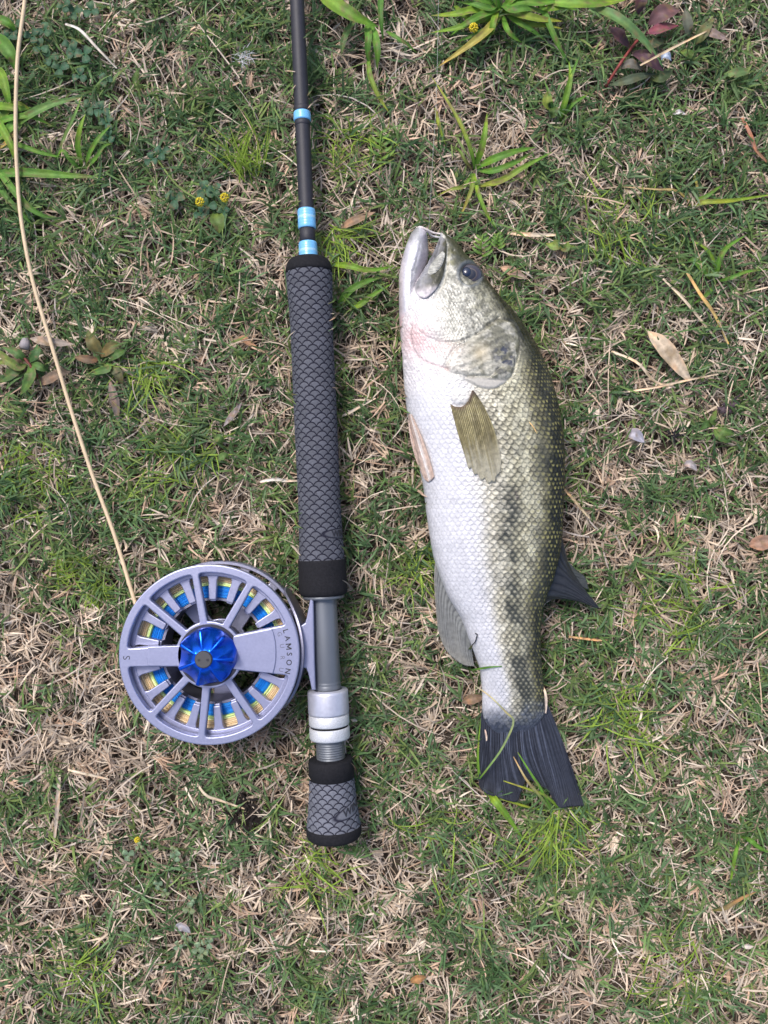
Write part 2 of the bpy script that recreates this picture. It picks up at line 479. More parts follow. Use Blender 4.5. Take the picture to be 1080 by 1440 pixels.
# ------------------------------------------------------------------ overlapping scale pattern
def scales(p, q, rowpx, colpx, bulge):
    """p grows towards the free edge of the scales. Returns distance to that edge in px, cell hash, position in the cell"""
    f = np.floor(p)
    best = np.full(p.shape, 1e3); done = np.zeros(p.shape, bool)
    cell = np.zeros(p.shape); qq = np.zeros(p.shape)
    for kk in (-3, -2, -1, 0, 1):
        kx = f + kk
        qs = q + .5 * np.mod(kx, 2)
        ql = qs - np.floor(qs) - .5
        rt = np.sqrt(np.clip(1 - 4 * ql ** 2, .02, 1))
        t = kx + 1 + bulge * (rt - .4) - p
        sl = bulge * 4 * np.abs(ql) / rt
        d = t * rowpx / np.sqrt(1 + (sl * rowpx / colpx) ** 2)
        hit = (t >= 0) & ~done
        best = np.where(hit, d, best); cell = np.where(hit, hash2(kx, np.floor(qs), 5), cell); qq = np.where(hit, ql, qq)
        done |= hit
    return best, cell, qq

# ------------------------------------------------------------------ fish
def seg_dist(px, py, pts):
    d = np.full(np.shape(px), 1e9)
    for (x0, y0), (x1, y1) in zip(pts[:-1], pts[1:]):
        vx, vy = x1 - x0, y1 - y0
        t = np.clip(((px - x0) * vx + (py - y0) * vy) / (vx * vx + vy * vy), 0, 1)
        d = np.minimum(d, np.hypot(px - x0 - t * vx, py - y0 - t * vy))
    return d

def inpoly(px, py, pts):
    r = np.zeros(np.shape(px), bool); n = len(pts)
    for i in range(n):
        x0, y0 = pts[i]; x1, y1 = pts[(i + 1) % n]
        if y0 == y1: continue
        cnd = (y0 > py) != (y1 > py)
        r ^= cnd & (px < (x1 - x0) * (py - y0) / (y1 - y0) + x0)
    return r

def sdist(px, py, pts):
    d = seg_dist(px, py, list(pts) + [pts[0]])
    return np.where(inpoly(px, py, pts), d, -d)

OPERC = [tuple(p) for p in cr([(700, 449), (716, 452), (727, 466), (729, 490), (723, 517), (714, 533), (690, 533), (670, 531), (654, 528), (629, 519), (630, 507), (642, 490), (660, 478), (676, 466), (688, 456), (700, 449)], 70)]
FLAP = [tuple(p) for p in cr([(722, 500), (722, 524), (706, 541), (690, 547), (670, 543), (655, 531), (690, 530)], 40)]
THROAT = [tuple(p) for p in cr([(629, 519), (608, 513), (590, 504), (580, 490), (576, 470), (577, 458)], 30)]
PREOP = [tuple(p) for p in cr([(702, 446), (690, 454), (676, 466), (658, 475), (640, 481), (620, 481), (600, 473), (586, 462)], 30)]
LATERAL = np.array([(600, 735), (650, 725), (700, 716), (760, 716), (850, 722), (920, 730), (980, 737), (1030, 742)], float)

def fish_surface():
    ny = 800
    ys = np.linspace(330.4, 1033.5, ny)
    xl = smooth1(fxl(ys), 9); xr = smooth1(fxr(ys), 7)
    zc = smooth1(fish_z(ys), 25); bu = smooth1(fish_b(ys), 14)
    nu, nl = 300, 40
    th = np.concatenate([np.linspace(-math.pi / 2, math.pi / 2, nu), np.linspace(math.pi / 2, 3 * math.pi / 2, nl + 2)[1:-1]])
    sn, cs = np.sin(th), np.cos(th)
    top = th <= math.pi / 2
    uu = np.sign(sn) * np.abs(sn) ** .92
    c = (xl + xr) / 2; a = (xr - xl) / 2
    PX = c[:, None] + a[:, None] * uu[None, :]
    PY = np.repeat(ys[:, None], len(th), 1)
    hh = np.where(cs > 0, np.abs(cs) ** .88, -.78 * np.abs(cs) ** .8)
    # the back is narrower than the belly
    hh = hh * (1 + .10 * np.clip(-uu, -1, 1))[None, :].repeat(1, 0)
    Zm = zc[:, None] + bu[:, None] * hh
    V = PA(PX, PY, np.repeat(zc[:, None], len(th), 1)); V[..., 2] = Zm
    qx, qy = unP(V)
    nz = np.clip(cs, 0, 1)[None, :].repeat(ny, 0)
    h = (PX - xl[:, None]) / (xr - xl)[:, None]
    h = (qx - xl[:, None]) / (xr - xl)[:, None]
    body = sstep(492, 532, qy - 25 * np.clip(1 - h, 0, 1) + 32 * (h - .5))
    # ---- scales
    pit = np.interp(ys, [330, 520, 620, 800, 950, 1034], [4.2, 6.4, 8.6, 7.6, 6.4, 5.6])
    cum = np.concatenate([[0], np.cumsum(.5 * (1 / pit[1:] + 1 / pit[:-1]) * np.diff(ys))])
    wob = (fbm(qx / 40, qy / 40, 8, 2) - .5) * 1.2 + (fbm(qx / 9, qy / 9, 9, 2) - .5) * .95
    pp = np.interp(qy.ravel(), ys, cum).reshape(qy.shape) * 1.28 + wob * .5
    lat = np.interp(ys, LATERAL[:, 0], LATERAL[:, 1])
    s_arc = (np.arcsin(np.clip(uu, -1, 1))[None, :] * a[:, None] * .82)
    qq = (s_arc) / (pit[:, None] * 1.02) + wob * .3
    d, cell, ql = scales(pp, qq, pit[:, None] / 1.28, pit[:, None] * 1.02, .75)
    dn = d / pit[:, None]
    edge = (1 - sstep(.0, .24, dn)) * sstep(.22, .6, fbm(qx / 6, qy / 6, 12, 3) + .12)
    lift = np.clip(1 - dn * 1.1, 0, 1) * sstep(0, .10, dn)
    amp = .00060 * body * (1 - .72 * sstep(.45, .15, h)) * (.55 + .45 * sstep(.1, .4, nz)) * np.interp(qy, [980, 1034], [1, .5])
    # cheek scales: small
    hd_s = (1 - body) * sstep(385, 430, qy)
    d2, cell2, _ = scales(qy / 4.3 + wob, qx / 4.6 + wob, 4.3, 4.6, .7)
    amp2 = .00030 * hd_s
    disp = amp * lift + amp2 * np.clip(1 - d2 / 4.6, 0, 1)
    disp = disp + (.00042 * (fbm(qx / 5, qy / 5, 40, 3) - .5) + .0008 * (fbm(qx / 16, qy / 16, 41, 2) - .5)) * (1 - body) + .0009 * (fbm(qx / 45, qy / 60, 44, 3) - .5)
    # ---- gill cover, flap, folds
    so = sdist(qx, qy, OPERC); sf = sdist(qx, qy, FLAP)
    so = so + (fbm(qx / 12, qy / 12, 70, 3) - .5) * 3.2
    disp = disp * (1 - .9 * sstep(-1, 3, np.maximum(so, sf)))
    disp = disp + .0011 * sstep(-.8, 6, so) - .0004 * np.exp(-(so + 1.2) ** 2 / 3.0)
    disp = disp + .0008 * sstep(-.8, 3, sf) - .0005 * np.exp(-(sf + 1.0) ** 2 / 3)
    dt = seg_dist(qx, qy, THROAT); dp = seg_dist(qx, qy, PREOP)
    dt = dt + (fbm(qx / 10, qy / 10, 71, 2) - .5) * 2; dp = np.abs(dp + (fbm(qx / 9, qy / 9, 72, 2) - .5) * 1.6)
    disp = disp - .0006 * np.exp(-(dt / 2.4) ** 2) - .0009 * np.exp(-(dp / 1.7) ** 2) * (.3 + .7 * sstep(605, 655, qx))
    disp = disp + .0011 * np.exp(-((qx - 610) / 26) ** 2 - ((qy - 462) / 14) ** 2)
    # wrinkles on the gill cover
    wr = np.sin((qx * .35 + qy * .8 + 9 * fbm(qx / 22, qy / 22, 77, 3)) * .62)
    inop = sstep(2, 9, so)
    disp = disp + .00028 * inop * wr * fbm(qx / 15, qy / 15, 78, 2)
    # eye socket and pectoral base
    de = np.hypot(qx - 661, qy - 385)
    disp = disp - .0018 * (1 - sstep(11, 17, de)) + .0004 * np.exp(-((de - 18.5) / 3.2) ** 2)
    dl = np.hypot((qx - 648) / 15, (qy - 559) / 12)
    disp = disp + .0016 * (1 - sstep(.4, 1.15, dl))
    # nostril and snout creases
    disp = disp - .0009 * np.exp(-((qx - 638) ** 2 + (qy - 352) ** 2) / 5)
    disp = disp - .0007 * np.exp(-(seg_dist(qx, qy, [(630, 345), (629, 372), (624, 398), (612, 418)]) / 2.2) ** 2)
    disp = disp * sstep(-.15, .25, cs)[None, :]
    disp[0] = 0; disp[-1] = 0
    # outward normal of the smooth body
    gu = np.gradient(V, axis=1); gv = np.gradient(V, axis=0)
    N = np.cross(gu, gv); N /= np.linalg.norm(N, axis=-1)[..., None] + 1e-12
    flip = np.sign((N * (V - PA(c, ys, zc)[:, None, :])).sum(-1)); flip[flip == 0] = 1
    N = N * flip[..., None]
    V = V + N * disp[..., None]
    # ---- pigment, plus painted shade along the gill folds
    n1 = fbm(qx / 30, qy / 30, 50, 4); n2 = fbm(qx / 9, qy / 9, 51, 3); n3 = fbm(qx / 3.2, qy / 3.2, 52, 2)
    hw = h + (n1 - .5) * .10
    white = np.array([.585, .58, .61]); cream = np.array([.58, .555, .46]); olive = np.array([.13, .12, .062]); back = np.array([.020, .020, .010])
    colr = np.ones(qx.shape + (3,)) * white
    colr = mixc(colr, cream, sstep(.30, .52, hw))
    colr = mixc(colr, (.54, .52, .39), sstep(.50, .70, hw))
    colr = mixc(colr, olive, sstep(.78, .87, hw) * .9)
    colr = mixc(colr, back, sstep(.85, .93, hw) * np.interp(qy, [900, 1000], [1, .75]))
    cres = sstep(.06, .22, dn) * (1 - sstep(.42, .75, dn)) * np.exp(-(ql / .27) ** 2) * (.45 + .9 * n3)
    patch = .30 + .85 * sstep(.36, .60, fbm(qx / 11, qy / 13, 57, 3))
    colr = mixc(colr, colr * np.array([.52, .507, .465]) * (1 + 1.25 * np.clip(cres, 0, 1))[..., None], sstep(.34, .56, hw) * body * np.clip(patch, 0, 1))
    # scale pigment: dark rims on the flank, golden centres on the back
    rim = edge * body
    colr = mixc(colr, colr * .55, rim * sstep(.28, .5, hw) * (.3 + .5 * n2)); colr = mixc(colr, colr * .45, rim * sstep(.40, .60, hw) * (.15 + .6 * sstep(.35, .6, n2)))
    colr = mixc(colr, colr * .84, rim * sstep(.5, .2, hw))
    fine = fbm(qx / 2.1, qy / 2.1, 54, 2)
    colr = colr * (1 + (fine - .5) * (.25 + .75 * sstep(.3, .6, hw)))[..., None]
    gold = sstep(.22, .42, dn) * (1 - sstep(.5, .85, dn)) * body * sstep(.70, .86, h) * sstep(.15, .75, cell) * (.4 + .8 * n3) * np.exp(-(ql / .28) ** 2)
    colr = mixc(colr, (.27, .25, .085), np.clip(gold * 1.1, 0, .9))
    dust = sstep(.48, .66, n2) * body * sstep(.35, .55, hw) * sstep(.95, .7, hw)
    colr = mixc(colr, colr * .5, dust * .4)
    # lateral band of dark blotches
    latx = np.interp(qy, LATERAL[:, 0], LATERAL[:, 1])
    bw = np.interp(qy, [600, 700, 800, 900, 1000], [20, 24, 26, 25, 26])
    band = np.exp(-((qx - latx + (n1 - .5) * 14) / (bw * .62)) ** 2) * np.interp(qy, [560, 640, 700, 820, 1000, 1030], [.05, .3, .75, .95, 1.0, .6])
    band = band * (.45 + .75 * sstep(.36, .58, fbm(qx / 22, qy / 26, 60, 3))) * (1 - .62 * sstep(.35, .6, dn) * (1 - sstep(.7, 1.1, dn)) * np.exp(-(ql / .3) ** 2))
    colr = mixc(colr, (.040, .042, .034), np.clip(band, 0, .93))
    upb = np.exp(-((qx - latx - 36) / 12) ** 2) * np.interp(qy, [520, 600, 760, 860], [.3, .7, .75, .4]) * (.35 + .9 * sstep(.35, .6, n1))
    colr = mixc(colr, (.085, .085, .065), np.clip(upb * (.5 + .7 * rim), 0, .8))
    cv = .06 + .14 * sstep(.3, .5, h)
    colr = colr * (1 + cv * (2 * cell - 1) * body)[..., None]
    # head
    hm = 1 - body
    headc = np.ones_like(colr) * np.array([.50, .49, .42])
    headc = mixc(headc, (.64, .61, .62), sstep(.42, .12, h))
    headc = mixc(headc, (.27, .26, .19), sstep(.52, .78, h + (n2 - .5) * .4))
    headc = mixc(headc, (.032, .032, .017), sstep(.80, .95, h + (n1 - .5) * .14))
    mott = sstep(.48, .62, n3 * .6 + n2 * .4)
    n4 = fbm(qx / 2.6, qy / 2.6, 53, 2)
    mott = np.maximum(mott, sstep(.50, .68, n4) * .8)
    headc = mixc(headc, headc * .45, mott * sstep(.22, .5, h) * .9); headc = mixc(headc, headc * .8, sstep(.5, .7, n4) * .6)
    headc = mixc(headc, headc * 1.35, sstep(.52, .68, fbm(qx / 3.6, qy / 3.6, 88, 2)) * .8)
    snout = sstep(402, 364, qy)
    headc = mixc(headc, (.038, .040, .022), snout * sstep(.40, .60, h + (n2 - .5) * .25) * .93)
    headc = mixc(headc, (.42, .40, .22), np.exp(-((qx - 634) / 5) ** 2 - ((qy - 366) / 15) ** 2) * sstep(.4, .6, n2) * .5)
    headc = mixc(headc, (.36, .37, .40), sstep(412, 360, qy) * sstep(.4, .15, h))
    headc = mixc(headc, (.12, .14, .17), np.exp(-((de - 16.5) / 3) ** 2) * .6)
    colr = mixc(colr, headc, hm)
    # gill cover
    opc = np.ones_like(colr) * np.array([.40, .385, .32])
    opc = mixc(opc, (.56, .53, .47), sstep(672, 630, qx + (n2 - .5) * 30))
    opc = mixc(opc, (.13, .125, .08), sstep(.40, .6, n2) * .8 * sstep(640, 690, qx)); opc = mixc(opc, opc * .5, sstep(.48, .66, n4) * .75); opc = mixc(opc, opc * 1.4, sstep(.52, .7, fbm(qx / 5, qy / 3.5, 89, 3)) * .8)
    opc = mixc(opc, (.55, .46, .30), np.exp(-((qx - 676) / 11) ** 2 - ((qy - 497) / 11) ** 2) * .6)
    spot = np.exp(-((qx - 709 + (n2 - .5) * 22) / 12) ** 2 - ((qy - 506 + (n1 - .5) * 22) / 17) ** 2) * sstep(.36, .56, fbm(qx / 6, qy / 6, 87, 3)) * 1.25
    opc = mixc(opc, (.040, .045, .070), np.clip(spot * (.7 + .9 * n3), 0, .92))
    colr = mixc(colr, opc, sstep(-1, 2, so))
    colr = mixc(colr, (.42, .40, .36), sstep(-1, 1.5, sf) * (1 - sstep(-1, 2, so)))
    crease_shade = np.maximum(np.exp(-(so / 1.3) ** 2), np.exp(-(dp / 1.3) ** 2) * sstep(615, 660, qx))
    colr = mixc(colr, (.10, .095, .08), crease_shade * .4 * (.1 + 1.3 * n2))  # shade of the gill cover folds painted as dark lines
    # pink throat
    pk = np.exp(-((qx - 583) / 24) ** 2 - ((qy - 476) / 24) ** 2) * (.55 + .4 * n1)
    pk = np.maximum(pk, np.exp(-((qx - 612) / 26) ** 2 - ((qy - 489) / 11) ** 2) * .6 * (.7 + .5 * n2))
    pk = np.maximum(pk, np.exp(-(dt / 4) ** 2) * .45)
    colr = mixc(colr, (.56, .34, .33), np.clip(pk, 0, .7))
    # pale fleshy lobe of the pectoral fin
    colr = mixc(colr, (.62, .60, .53), (1 - sstep(.6, 1.2, dl)) * .45)
    # blue grey scales running onto the tail
    tl = sstep(985, 1020, qy + (n2 - .5) * 26 + 14 * np.abs(h - .45))
    colr = mixc(colr, np.array([.11, .125, .165]) * (.4 + 1.1 * cell)[..., None] * (1 - .6 * rim)[..., None], tl * .85)
    colr = mixc(colr, np.array([.044, .050, .072]) * (.5 + 1.0 * n3)[..., None], sstep(1010, 1026, qy + (cell - .5) * 16 + 12 * np.abs(h - .5)))
    # wound specks
    for (x, y, r_) in ((727, 699, 2.6), (725, 692, 1.8)):
        colr = mixc(colr, (.06, .05, .045), np.exp(-((qx - x) / r_) ** 2 - ((qy - y) / (r_ * 1.6)) ** 2))
    colr = np.clip(colr, .008, .82)
    return V, colr, ys

FISH_LABEL = 'silver and olive largemouth bass lying on its side on the grass with its mouth open'
fish = thing('fish', P(690, 760, .006), FISH_LABEL, 'fish')
V, C, fy = fish_surface()
n_, m_ = V.shape[:2]
Vb = V.reshape(-1, 3); Cb = C.reshape(-1, 3); Qb = gridq(n_, m_, True)
kd_src = V[::4, :300:4].reshape(-1, 3)
kx, ky = unP(kd_src)
kd = KDTree(len(kd_src))
for i in range(len(kd_src)): kd.insert((kx[i], ky[i], 0), i)
kd.balance()
def skin_z(px, py):
    r = kd.find_n((px, py, 0), 3)
    ws = [1 / (x[2] + .5) for x in r]
    return sum(kd_src[x[1]][2] * a for x, a in zip(r, ws)) / sum(ws)

# end caps of the body grid, then the lower jaw lobe in the same mesh
def jaw_lobe():
    ny, nt = 150, 96
    ys = np.linspace(319.2, 486, ny)
    l = np.interp(ys, [319, 322, 330, 347, 370, 389, 433, 466, 486], [589, 584, 577, 570.5, 564, 561, 561, 562, 565])
    r = np.interp(ys, [319, 322, 327, 334, 350, 359, 374, 390, 410, 430, 460, 486], [591, 597, 600, 601.5, 603.5, 603, 599, 593, 590, 590, 594, 598])
    l = smooth1(l, 5); r = smooth1(r, 5)
    b = np.interp(ys, [319, 324, 335, 360, 400, 440, 470, 486], [.0018, .0040, .0065, .0090, .0110, .0110, .0085, .004])
    zc = np.interp(ys, [319, 400, 486], [.024, .026, .027])
    th = np.linspace(0, 2 * math.pi, nt, endpoint=False) - math.pi / 2
    u = np.sin(th); hz = np.where(np.cos(th) > 0, np.abs(np.cos(th)) ** .8, -.8 * np.abs(np.cos(th)))
    X = ((l + r) / 2)[:, None] + ((r - l) / 2)[:, None] * u[None]
    V = PA(X, ys[:, None], zc[:, None]); V[..., 2] = zc[:, None] + b[:, None] * hz[None]
    qx, qy = unP(V)
    f = (qx - l[:, None]) / (r - l)[:, None]
    V[..., 2] -= .0042 * sstep(.52, 1.0, f) * sstep(324, 345, qy) * sstep(440, 400, qy) * (np.cos(th) > -.2)[None]
    # groove along the jaw and sensory pores
    gl = np.exp(-((f - .62) / .06) ** 2) * sstep(330, 350, qy) * sstep(440, 410, qy)
    V[..., 2] -= .0006 * gl * (np.cos(th) > 0)[None]
    V[..., 2] += (.0009 * (fbm(qx / 8, qy / 14, 91, 3) - .5) + .0004 * (fbm(qx / 3, qy / 4, 92, 2) - .5)) * (np.cos(th) > 0)[None]
    for (x, y) in ((583, 352), (581, 366), (580, 381), (581, 396), (586, 340)):
        V[..., 2] -= .0007 * np.exp(-((qx - x) ** 2 + (qy - y) ** 2) / 3) * (np.cos(th) > 0)[None]
    n2 = fbm(qx / 10, qy / 16, 93, 3)
    c = np.ones(V.shape) * np.array([.50, .49, .54])
    c = mixc(c, (.70, .69, .74), sstep(.18, .40, f) * sstep(.62, .5, f))
    c = mixc(c, (.40, .37, .42), sstep(.62, .85, f))
    c = mixc(c, (.15, .15, .15), sstep(.75, .35, f) * sstep(352, 324, qy) * .8)
    c = mixc(c, (.60, .48, .47), sstep(.30, .06, f) * sstep(340, 400, qy) * .6)
    c = mixc(c, (.62, .34, .32), sstep(435, 470, qy + (n2 - .5) * 30) * sstep(.75, .2, f) * .75)
    n3 = fbm(qx / 4, qy / 7, 94, 3)
    c = c * (.62 + .46 * n2 + .32 * n3)[..., None]
    c = mixc(c, (.30, .31, .30), sstep(.52, .7, n3) * sstep(.1, .4, f) * sstep(.95, .7, f) * .5)
    return V, c
Vj, Cj = jaw_lobe()
Qj = gridq(Vj.shape[0], Vj.shape[1], True)
allV = np.vstack([Vb, Vj.reshape(-1, 3)]); allC = np.vstack([Cb, Cj.reshape(-1, 3)]); allQ = np.vstack([Qb, Qj + len(Vb)])
caps = []
for (b0, rows, cols) in ((0, n_, m_), (len(Vb), Vj.shape[0], Vj.shape[1])):
    for r_ in (0, rows - 1):
        ctr = allV[b0 + r_ * cols: b0 + (r_ + 1) * cols].mean(0); ci = len(allV)
        cc = allC[b0 + r_ * cols: b0 + (r_ + 1) * cols].mean(0)
        allV = np.vstack([allV, ctr]); allC = np.vstack([allC, cc])
        for j in range(0, cols, 2):
            caps.append((ci, b0 + r_ * cols + j, b0 + r_ * cols + (j + 1) % cols, b0 + r_ * cols + (j + 2) % cols))
allQ = np.vstack([allQ, np.array(caps)])
mesh('body', allV, None, M['fish'], fish, allC, True, quads=allQ)

# upper jaw plate with its smaller plate on top
def plate(name, pts, zlift, thick, colf, parent, seedn):
    """a domed plate on the skin: rings from its outline inwards"""
    ring = cr(list(pts) + [pts[0]], 141)[:-1]
    ctr = ring.mean(0)
    fr = [1, 1.0] + list(np.linspace(.97, .05, 20))
    hz = [-.0012, .2 * thick] + [thick * (.45 + .55 * float(sstep(1, .6, f))) for f in fr[2:]]
    V = []; C = []
    for f_, h_ in zip(fr, hz):
        for p in ring:
            q = ctr + (p - ctr) * f_
            z = skin_z(*q) + zlift + h_ + .00035 * (fbm(q[0] / 5, q[1] / 7, seedn, 3) - .5) * (f_ < .98)
            V.append(P(q[0], q[1], z)); C.append(colf(q[0], q[1]))
    n = len(ring)
    F = [tuple(q) for q in gridq(len(fr), n, True)] + [tuple((len(fr) - 1) * n + k for k in range(n))]
    return mesh(name, V, F, M['jaw'], parent, np.array(C), True)
def jawcol(x, y):
    nn = float(fbm(np.array(x / 6), np.array(y / 9), 95, 4))
    c = np.array([.30, .30, .32])
    side = (x - (640 - (y - 335) * .42))        # right of the plate: olive
    f = min(max((side + 20 + (nn - .5) * 22) / 12, 0), 1)
    c = c * (1 - f) + np.array([.060, .058, .036]) * f
    lo = min(max((y - 398) / 14, 0), 1)
    c = c * (1 - lo) + np.array([.52, .48, .50]) * lo
    return c * (.15 + 1.6 * nn)
jaw = plate('upper_jaw', [(621, 333), (627, 338), (628, 352), (626, 374), (621, 393), (611, 409), (599, 419), (589, 416), (583, 403), (590, 390), (600, 374), (608, 358), (614, 344)], .0006, .0022, jawcol, fish, 3)
def smcol(x, y):
    nn = float(fbm(np.array(x / 7), np.array(y / 7), 96, 3)); return np.array([.34, .34, .31]) * (.2 + 1.4 * nn)
plate('supermaxilla', [(622, 353), (626, 358), (621, 374), (612, 384), (603, 386), (602, 379), (610, 366)], .0026, .0011, smcol, jaw, 4)

# the far side of the lips closes the open mouth in front
tube('lip', [P(586, 321, .025), P(592, 319.5, .0275), P(600, 323, .0270), (P(610, 327.5, .0255)), P(620, 329, .0255), P(630, 332, .026), P(637, 337, .027)], .0006, M['jaw'], fish, sides=10, col=(.62, .56, .54), taper=[1.15, .7])
tube('lip', [P(600, 324, .024), P(606, 331, .021), P(612, 333, .020), P(620, 334, .021)], .0006, M['jaw'], fish, sides=8, col=(.50, .49, .52))

# eye
def dome(name, px, py, rx, ry, z, hgt, matr, parent, colf=None, n=40, rings=12):
    V = []; C = []
    for i in range(rings + 1):
        f = i / rings
        for j in range(n):
            a = 2 * math.pi * j / n
            x = px + rx * f * math.cos(a); y = py + ry * f * math.sin(a)
            V.append(P(x, y, z + hgt * (math.sqrt(max(0, 1 - f * f)) - .15)))
            if colf: C.append(colf(f, a))
    F = [tuple(q) for q in gridq(rings + 1, n, True)]
    return mesh(name, V, F, matr, parent, np.array(C) if colf else None, True)
ez = skin_z(661, 385)
def irisc(f, a):
    c = np.array([.040, .032, .042])
    if f < .45: c = np.array([.008, .010, .020])
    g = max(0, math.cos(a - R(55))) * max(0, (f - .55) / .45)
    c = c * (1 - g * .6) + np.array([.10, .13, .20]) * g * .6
    if .45 < f < .56: c = np.array([.10, .078, .066])
    if f > .93: c = np.array([.05, .06, .08])
    return c
eye = dome('eye', 661.5, 385.5, 17, 15.5, ez - .0004, .0030, M['eye'], fish, irisc)
dome('pupil', 656.5, 383, 7.2, 7.6, ez + .0014, .0018, M['pupil'], eye)

# fins
def fin(name, base, mid, end, zf, nrays, colf, nv=150, nw=60, ridge=.00035, thick=.0007, parent=None, warp=1.3):
    v = np.linspace(0, 1, nv)
    B = cr(base, nv); Mi = cr(mid, nv); E = cr(end, nv)
    w_ = np.linspace(0, 1, nw)
    l0 = 2 * (w_ - .5) * (w_ - 1); l1 = 4 * w_ * (1 - w_); l2 = 2 * w_ * (w_ - .5)
    G = B[None] * l0[:, None, None] + Mi[None] * l1[:, None, None] + E[None] * l2[:, None, None]
    vv, ww = np.meshgrid(v, w_)
    G = G + .0
    ph = vv * nrays + warp * (vnoise(vv * nrays * .45, ww * 0 + nrays, 32) - .5) + .35 * (vnoise(ww * 4, vv * nrays, 31) - .5)
    ray = np.abs(np.sin(math.pi * ph)) ** .7
    br = np.abs(np.sin(2 * math.pi * ph)) ** .7      # the rays branch towards the edge
    ray = ray * (1 - sstep(.45, .75, ww + .3 * (vnoise(vv * nrays, ww * 0, 34) - .5))) + br * sstep(.45, .75, ww + .3 * (vnoise(vv * nrays, ww * 0, 34) - .5))
    ray = ray * (.55 + .6 * vnoise(vv * nrays * .8, ww * 2, 33)); ray = np.clip(ray, 0, 1)
    fine = .5 + .5 * np.sin(2 * math.pi * ph * 3)
    z = zf(G[..., 0], G[..., 1], vv, ww) + ridge * ray + ridge * .25 * fine * sstep(.3, .7, ww) + .0007 * (vnoise(vv * 6, ww * 3, 37) - .5)
    top = PA(G[..., 0], G[..., 1], z); bot = top.copy(); bot[..., 2] -= thick
    c = colf(vv, ww, ray, ph)
    n = nv * nw
    Vs = np.vstack([top.reshape(-1, 3), bot.reshape(-1, 3)]); Cs = np.vstack([c.reshape(-1, 3)] * 2)
    Q = [gridq(nw, nv), gridq(nw, nv)[:, ::-1] + n]
    per = list(range(nv)) + [i * nv + nv - 1 for i in range(1, nw)] + [(nw - 1) * nv + j for j in range(nv - 2, -1, -1)] + [i * nv for i in range(nw - 2, 0, -1)]
    per = np.array(per); pn = np.roll(per, -1)
    Q.append(np.stack([pn, per, per + n, pn + n], -1))
    return mesh(name, Vs, None, M['fin'], parent, Cs, True, quads=np.vstack(Q))

def tailc(vv, ww, ray, ph):
    c = np.ones(vv.shape + (3,)) * np.array([.038, .043, .061])
    c = mixc(c, (.012, .013, .020), 1 - ray)
    c = mixc(c, (.012, .013, .020), sstep(.55, .8, vnoise(ph * .7, ww * 1.5, 41)) * .8); c = mixc(c, (.13, .15, .21), sstep(.62, .9, vnoise(ph * 1.3, ww * 3, 42)) * ray * .6)
    c = mixc(c, (.060, .068, .096), sstep(.30, .0, ww) * .6)
    c = mixc(c, (.030, .030, .034), sstep(.75, 1, ww) * .5)
    return c
fin('caudal_fin', [(678, 990), (700, 1000), (722, 1006), (745, 1002), (769, 988)],
    [(674.5, 1048), (700, 1060), (722, 1064), (752, 1060), (797, 1058)],
    [(673, 1094), (675, 1107), (686, 1117), (700, 1121), (714, 1126), (727, 1127), (732, 1115), (740, 1097), (752, 1100), (769, 1111), (779, 1126), (788, 1136), (804, 1134), (821.5, 1133.5)],
    lambda x, y, v, w_: np.interp(w_, [0, .25, 1], [.0165, .0150, .0125]) + .0015 * np.sin(v * 3.1) + .0022 * np.exp(-((v - .60) / .05) ** 2) * sstep(.1, .6, w_) - .0012 * (vnoise(v * 9, w_ * 1.2, 45) - .5), 34, tailc, 300, 90, .00055, parent=fish)
def analc(vv, ww, ray, ph):
    c = np.ones(vv.shape + (3,)) * np.array([.25, .255, .245])
    c = mixc(c, (.085, .088, .090), (1 - ray) * .9)
    c = mixc(c, (.30, .28, .25), sstep(.12, .0, vv) * .8)
    c = mixc(c, (.26, .25, .22), sstep(.8, 1, ww) * .6)
    return c
fin('anal_fin', [(612, 790), (622, 815), (634, 840), (650, 868), (664, 905)],
    [(611, 826), (618, 845), (628, 862), (642, 884), (664, 918)],
    [(616, 887), (622, 904), (630, 918), (645, 931), (655, 936), (667, 937)],
    lambda x, y, v, w_: np.interp(w_, [0, 1], [.0225, .0165]), 13, analc, 110, 60, .0005, parent=fish)
def dorsc(vv, ww, ray, ph):
    c = np.ones(vv.shape + (3,)) * np.array([.038, .041, .050])
    return mixc(c, (.014, .015, .019), (1 - ray))
fin('dorsal_fin', [(790, 752), (786, 778), (779, 806), (768, 834), (759, 856)],
    [(796, 778), (797, 800), (797, 815), (789, 834), (768, 846)],
    [(802, 798), (812, 814), (824, 831), (842, 854), (830, 852), (808, 838)],
    lambda x, y, v, w_: np.interp(w_, [0, .5, 1], [.0285, .0235, .0165]) + .003 * np.sin(v * 3.1) * w_, 8, dorsc, 100, 60, .0007, parent=fish)
def dors2(vv, ww, ray, ph):
    c = np.ones(vv.shape + (3,)) * np.array([.085, .092, .090])
    return mixc(c, (.035, .038, .040), (1 - ray))
fin('dorsal_fin', [(796, 786), (795, 800), (792, 812)], [(806, 797), (808, 808), (808, 820)], [(812, 803), (823, 812), (828, 829)],
    lambda x, y, v, w_: np.interp(w_, [0, 1], [.0205, .0145]), 6, dors2, 50, 30, .0005, parent=fish)
def pectc(vv, ww, ray, ph):
    c = np.ones(vv.shape + (3,)) * np.array([.36, .315, .16])
    c = mixc(c, (.10, .082, .034), np.clip((1 - ray) * 1.3, 0, 1))
    bl = sstep(.5, .68, fbm(vv * 6, ww * 5, 99, 3))
    c = mixc(c, (.12, .10, .05), bl * .5)
    c = mixc(c, (.46, .44, .36), sstep(.55, 1, ww + (vnoise(ph, ww * 2, 46) - .5) * .3) * .75)
    c = mixc(c, (.05, .04, .035), sstep(.16, .02, ww) * sstep(.45, .8, vv))
    c = mixc(c, (.13, .08, .06), sstep(.10, .0, ww) * .7)
    return c
SKC = {}
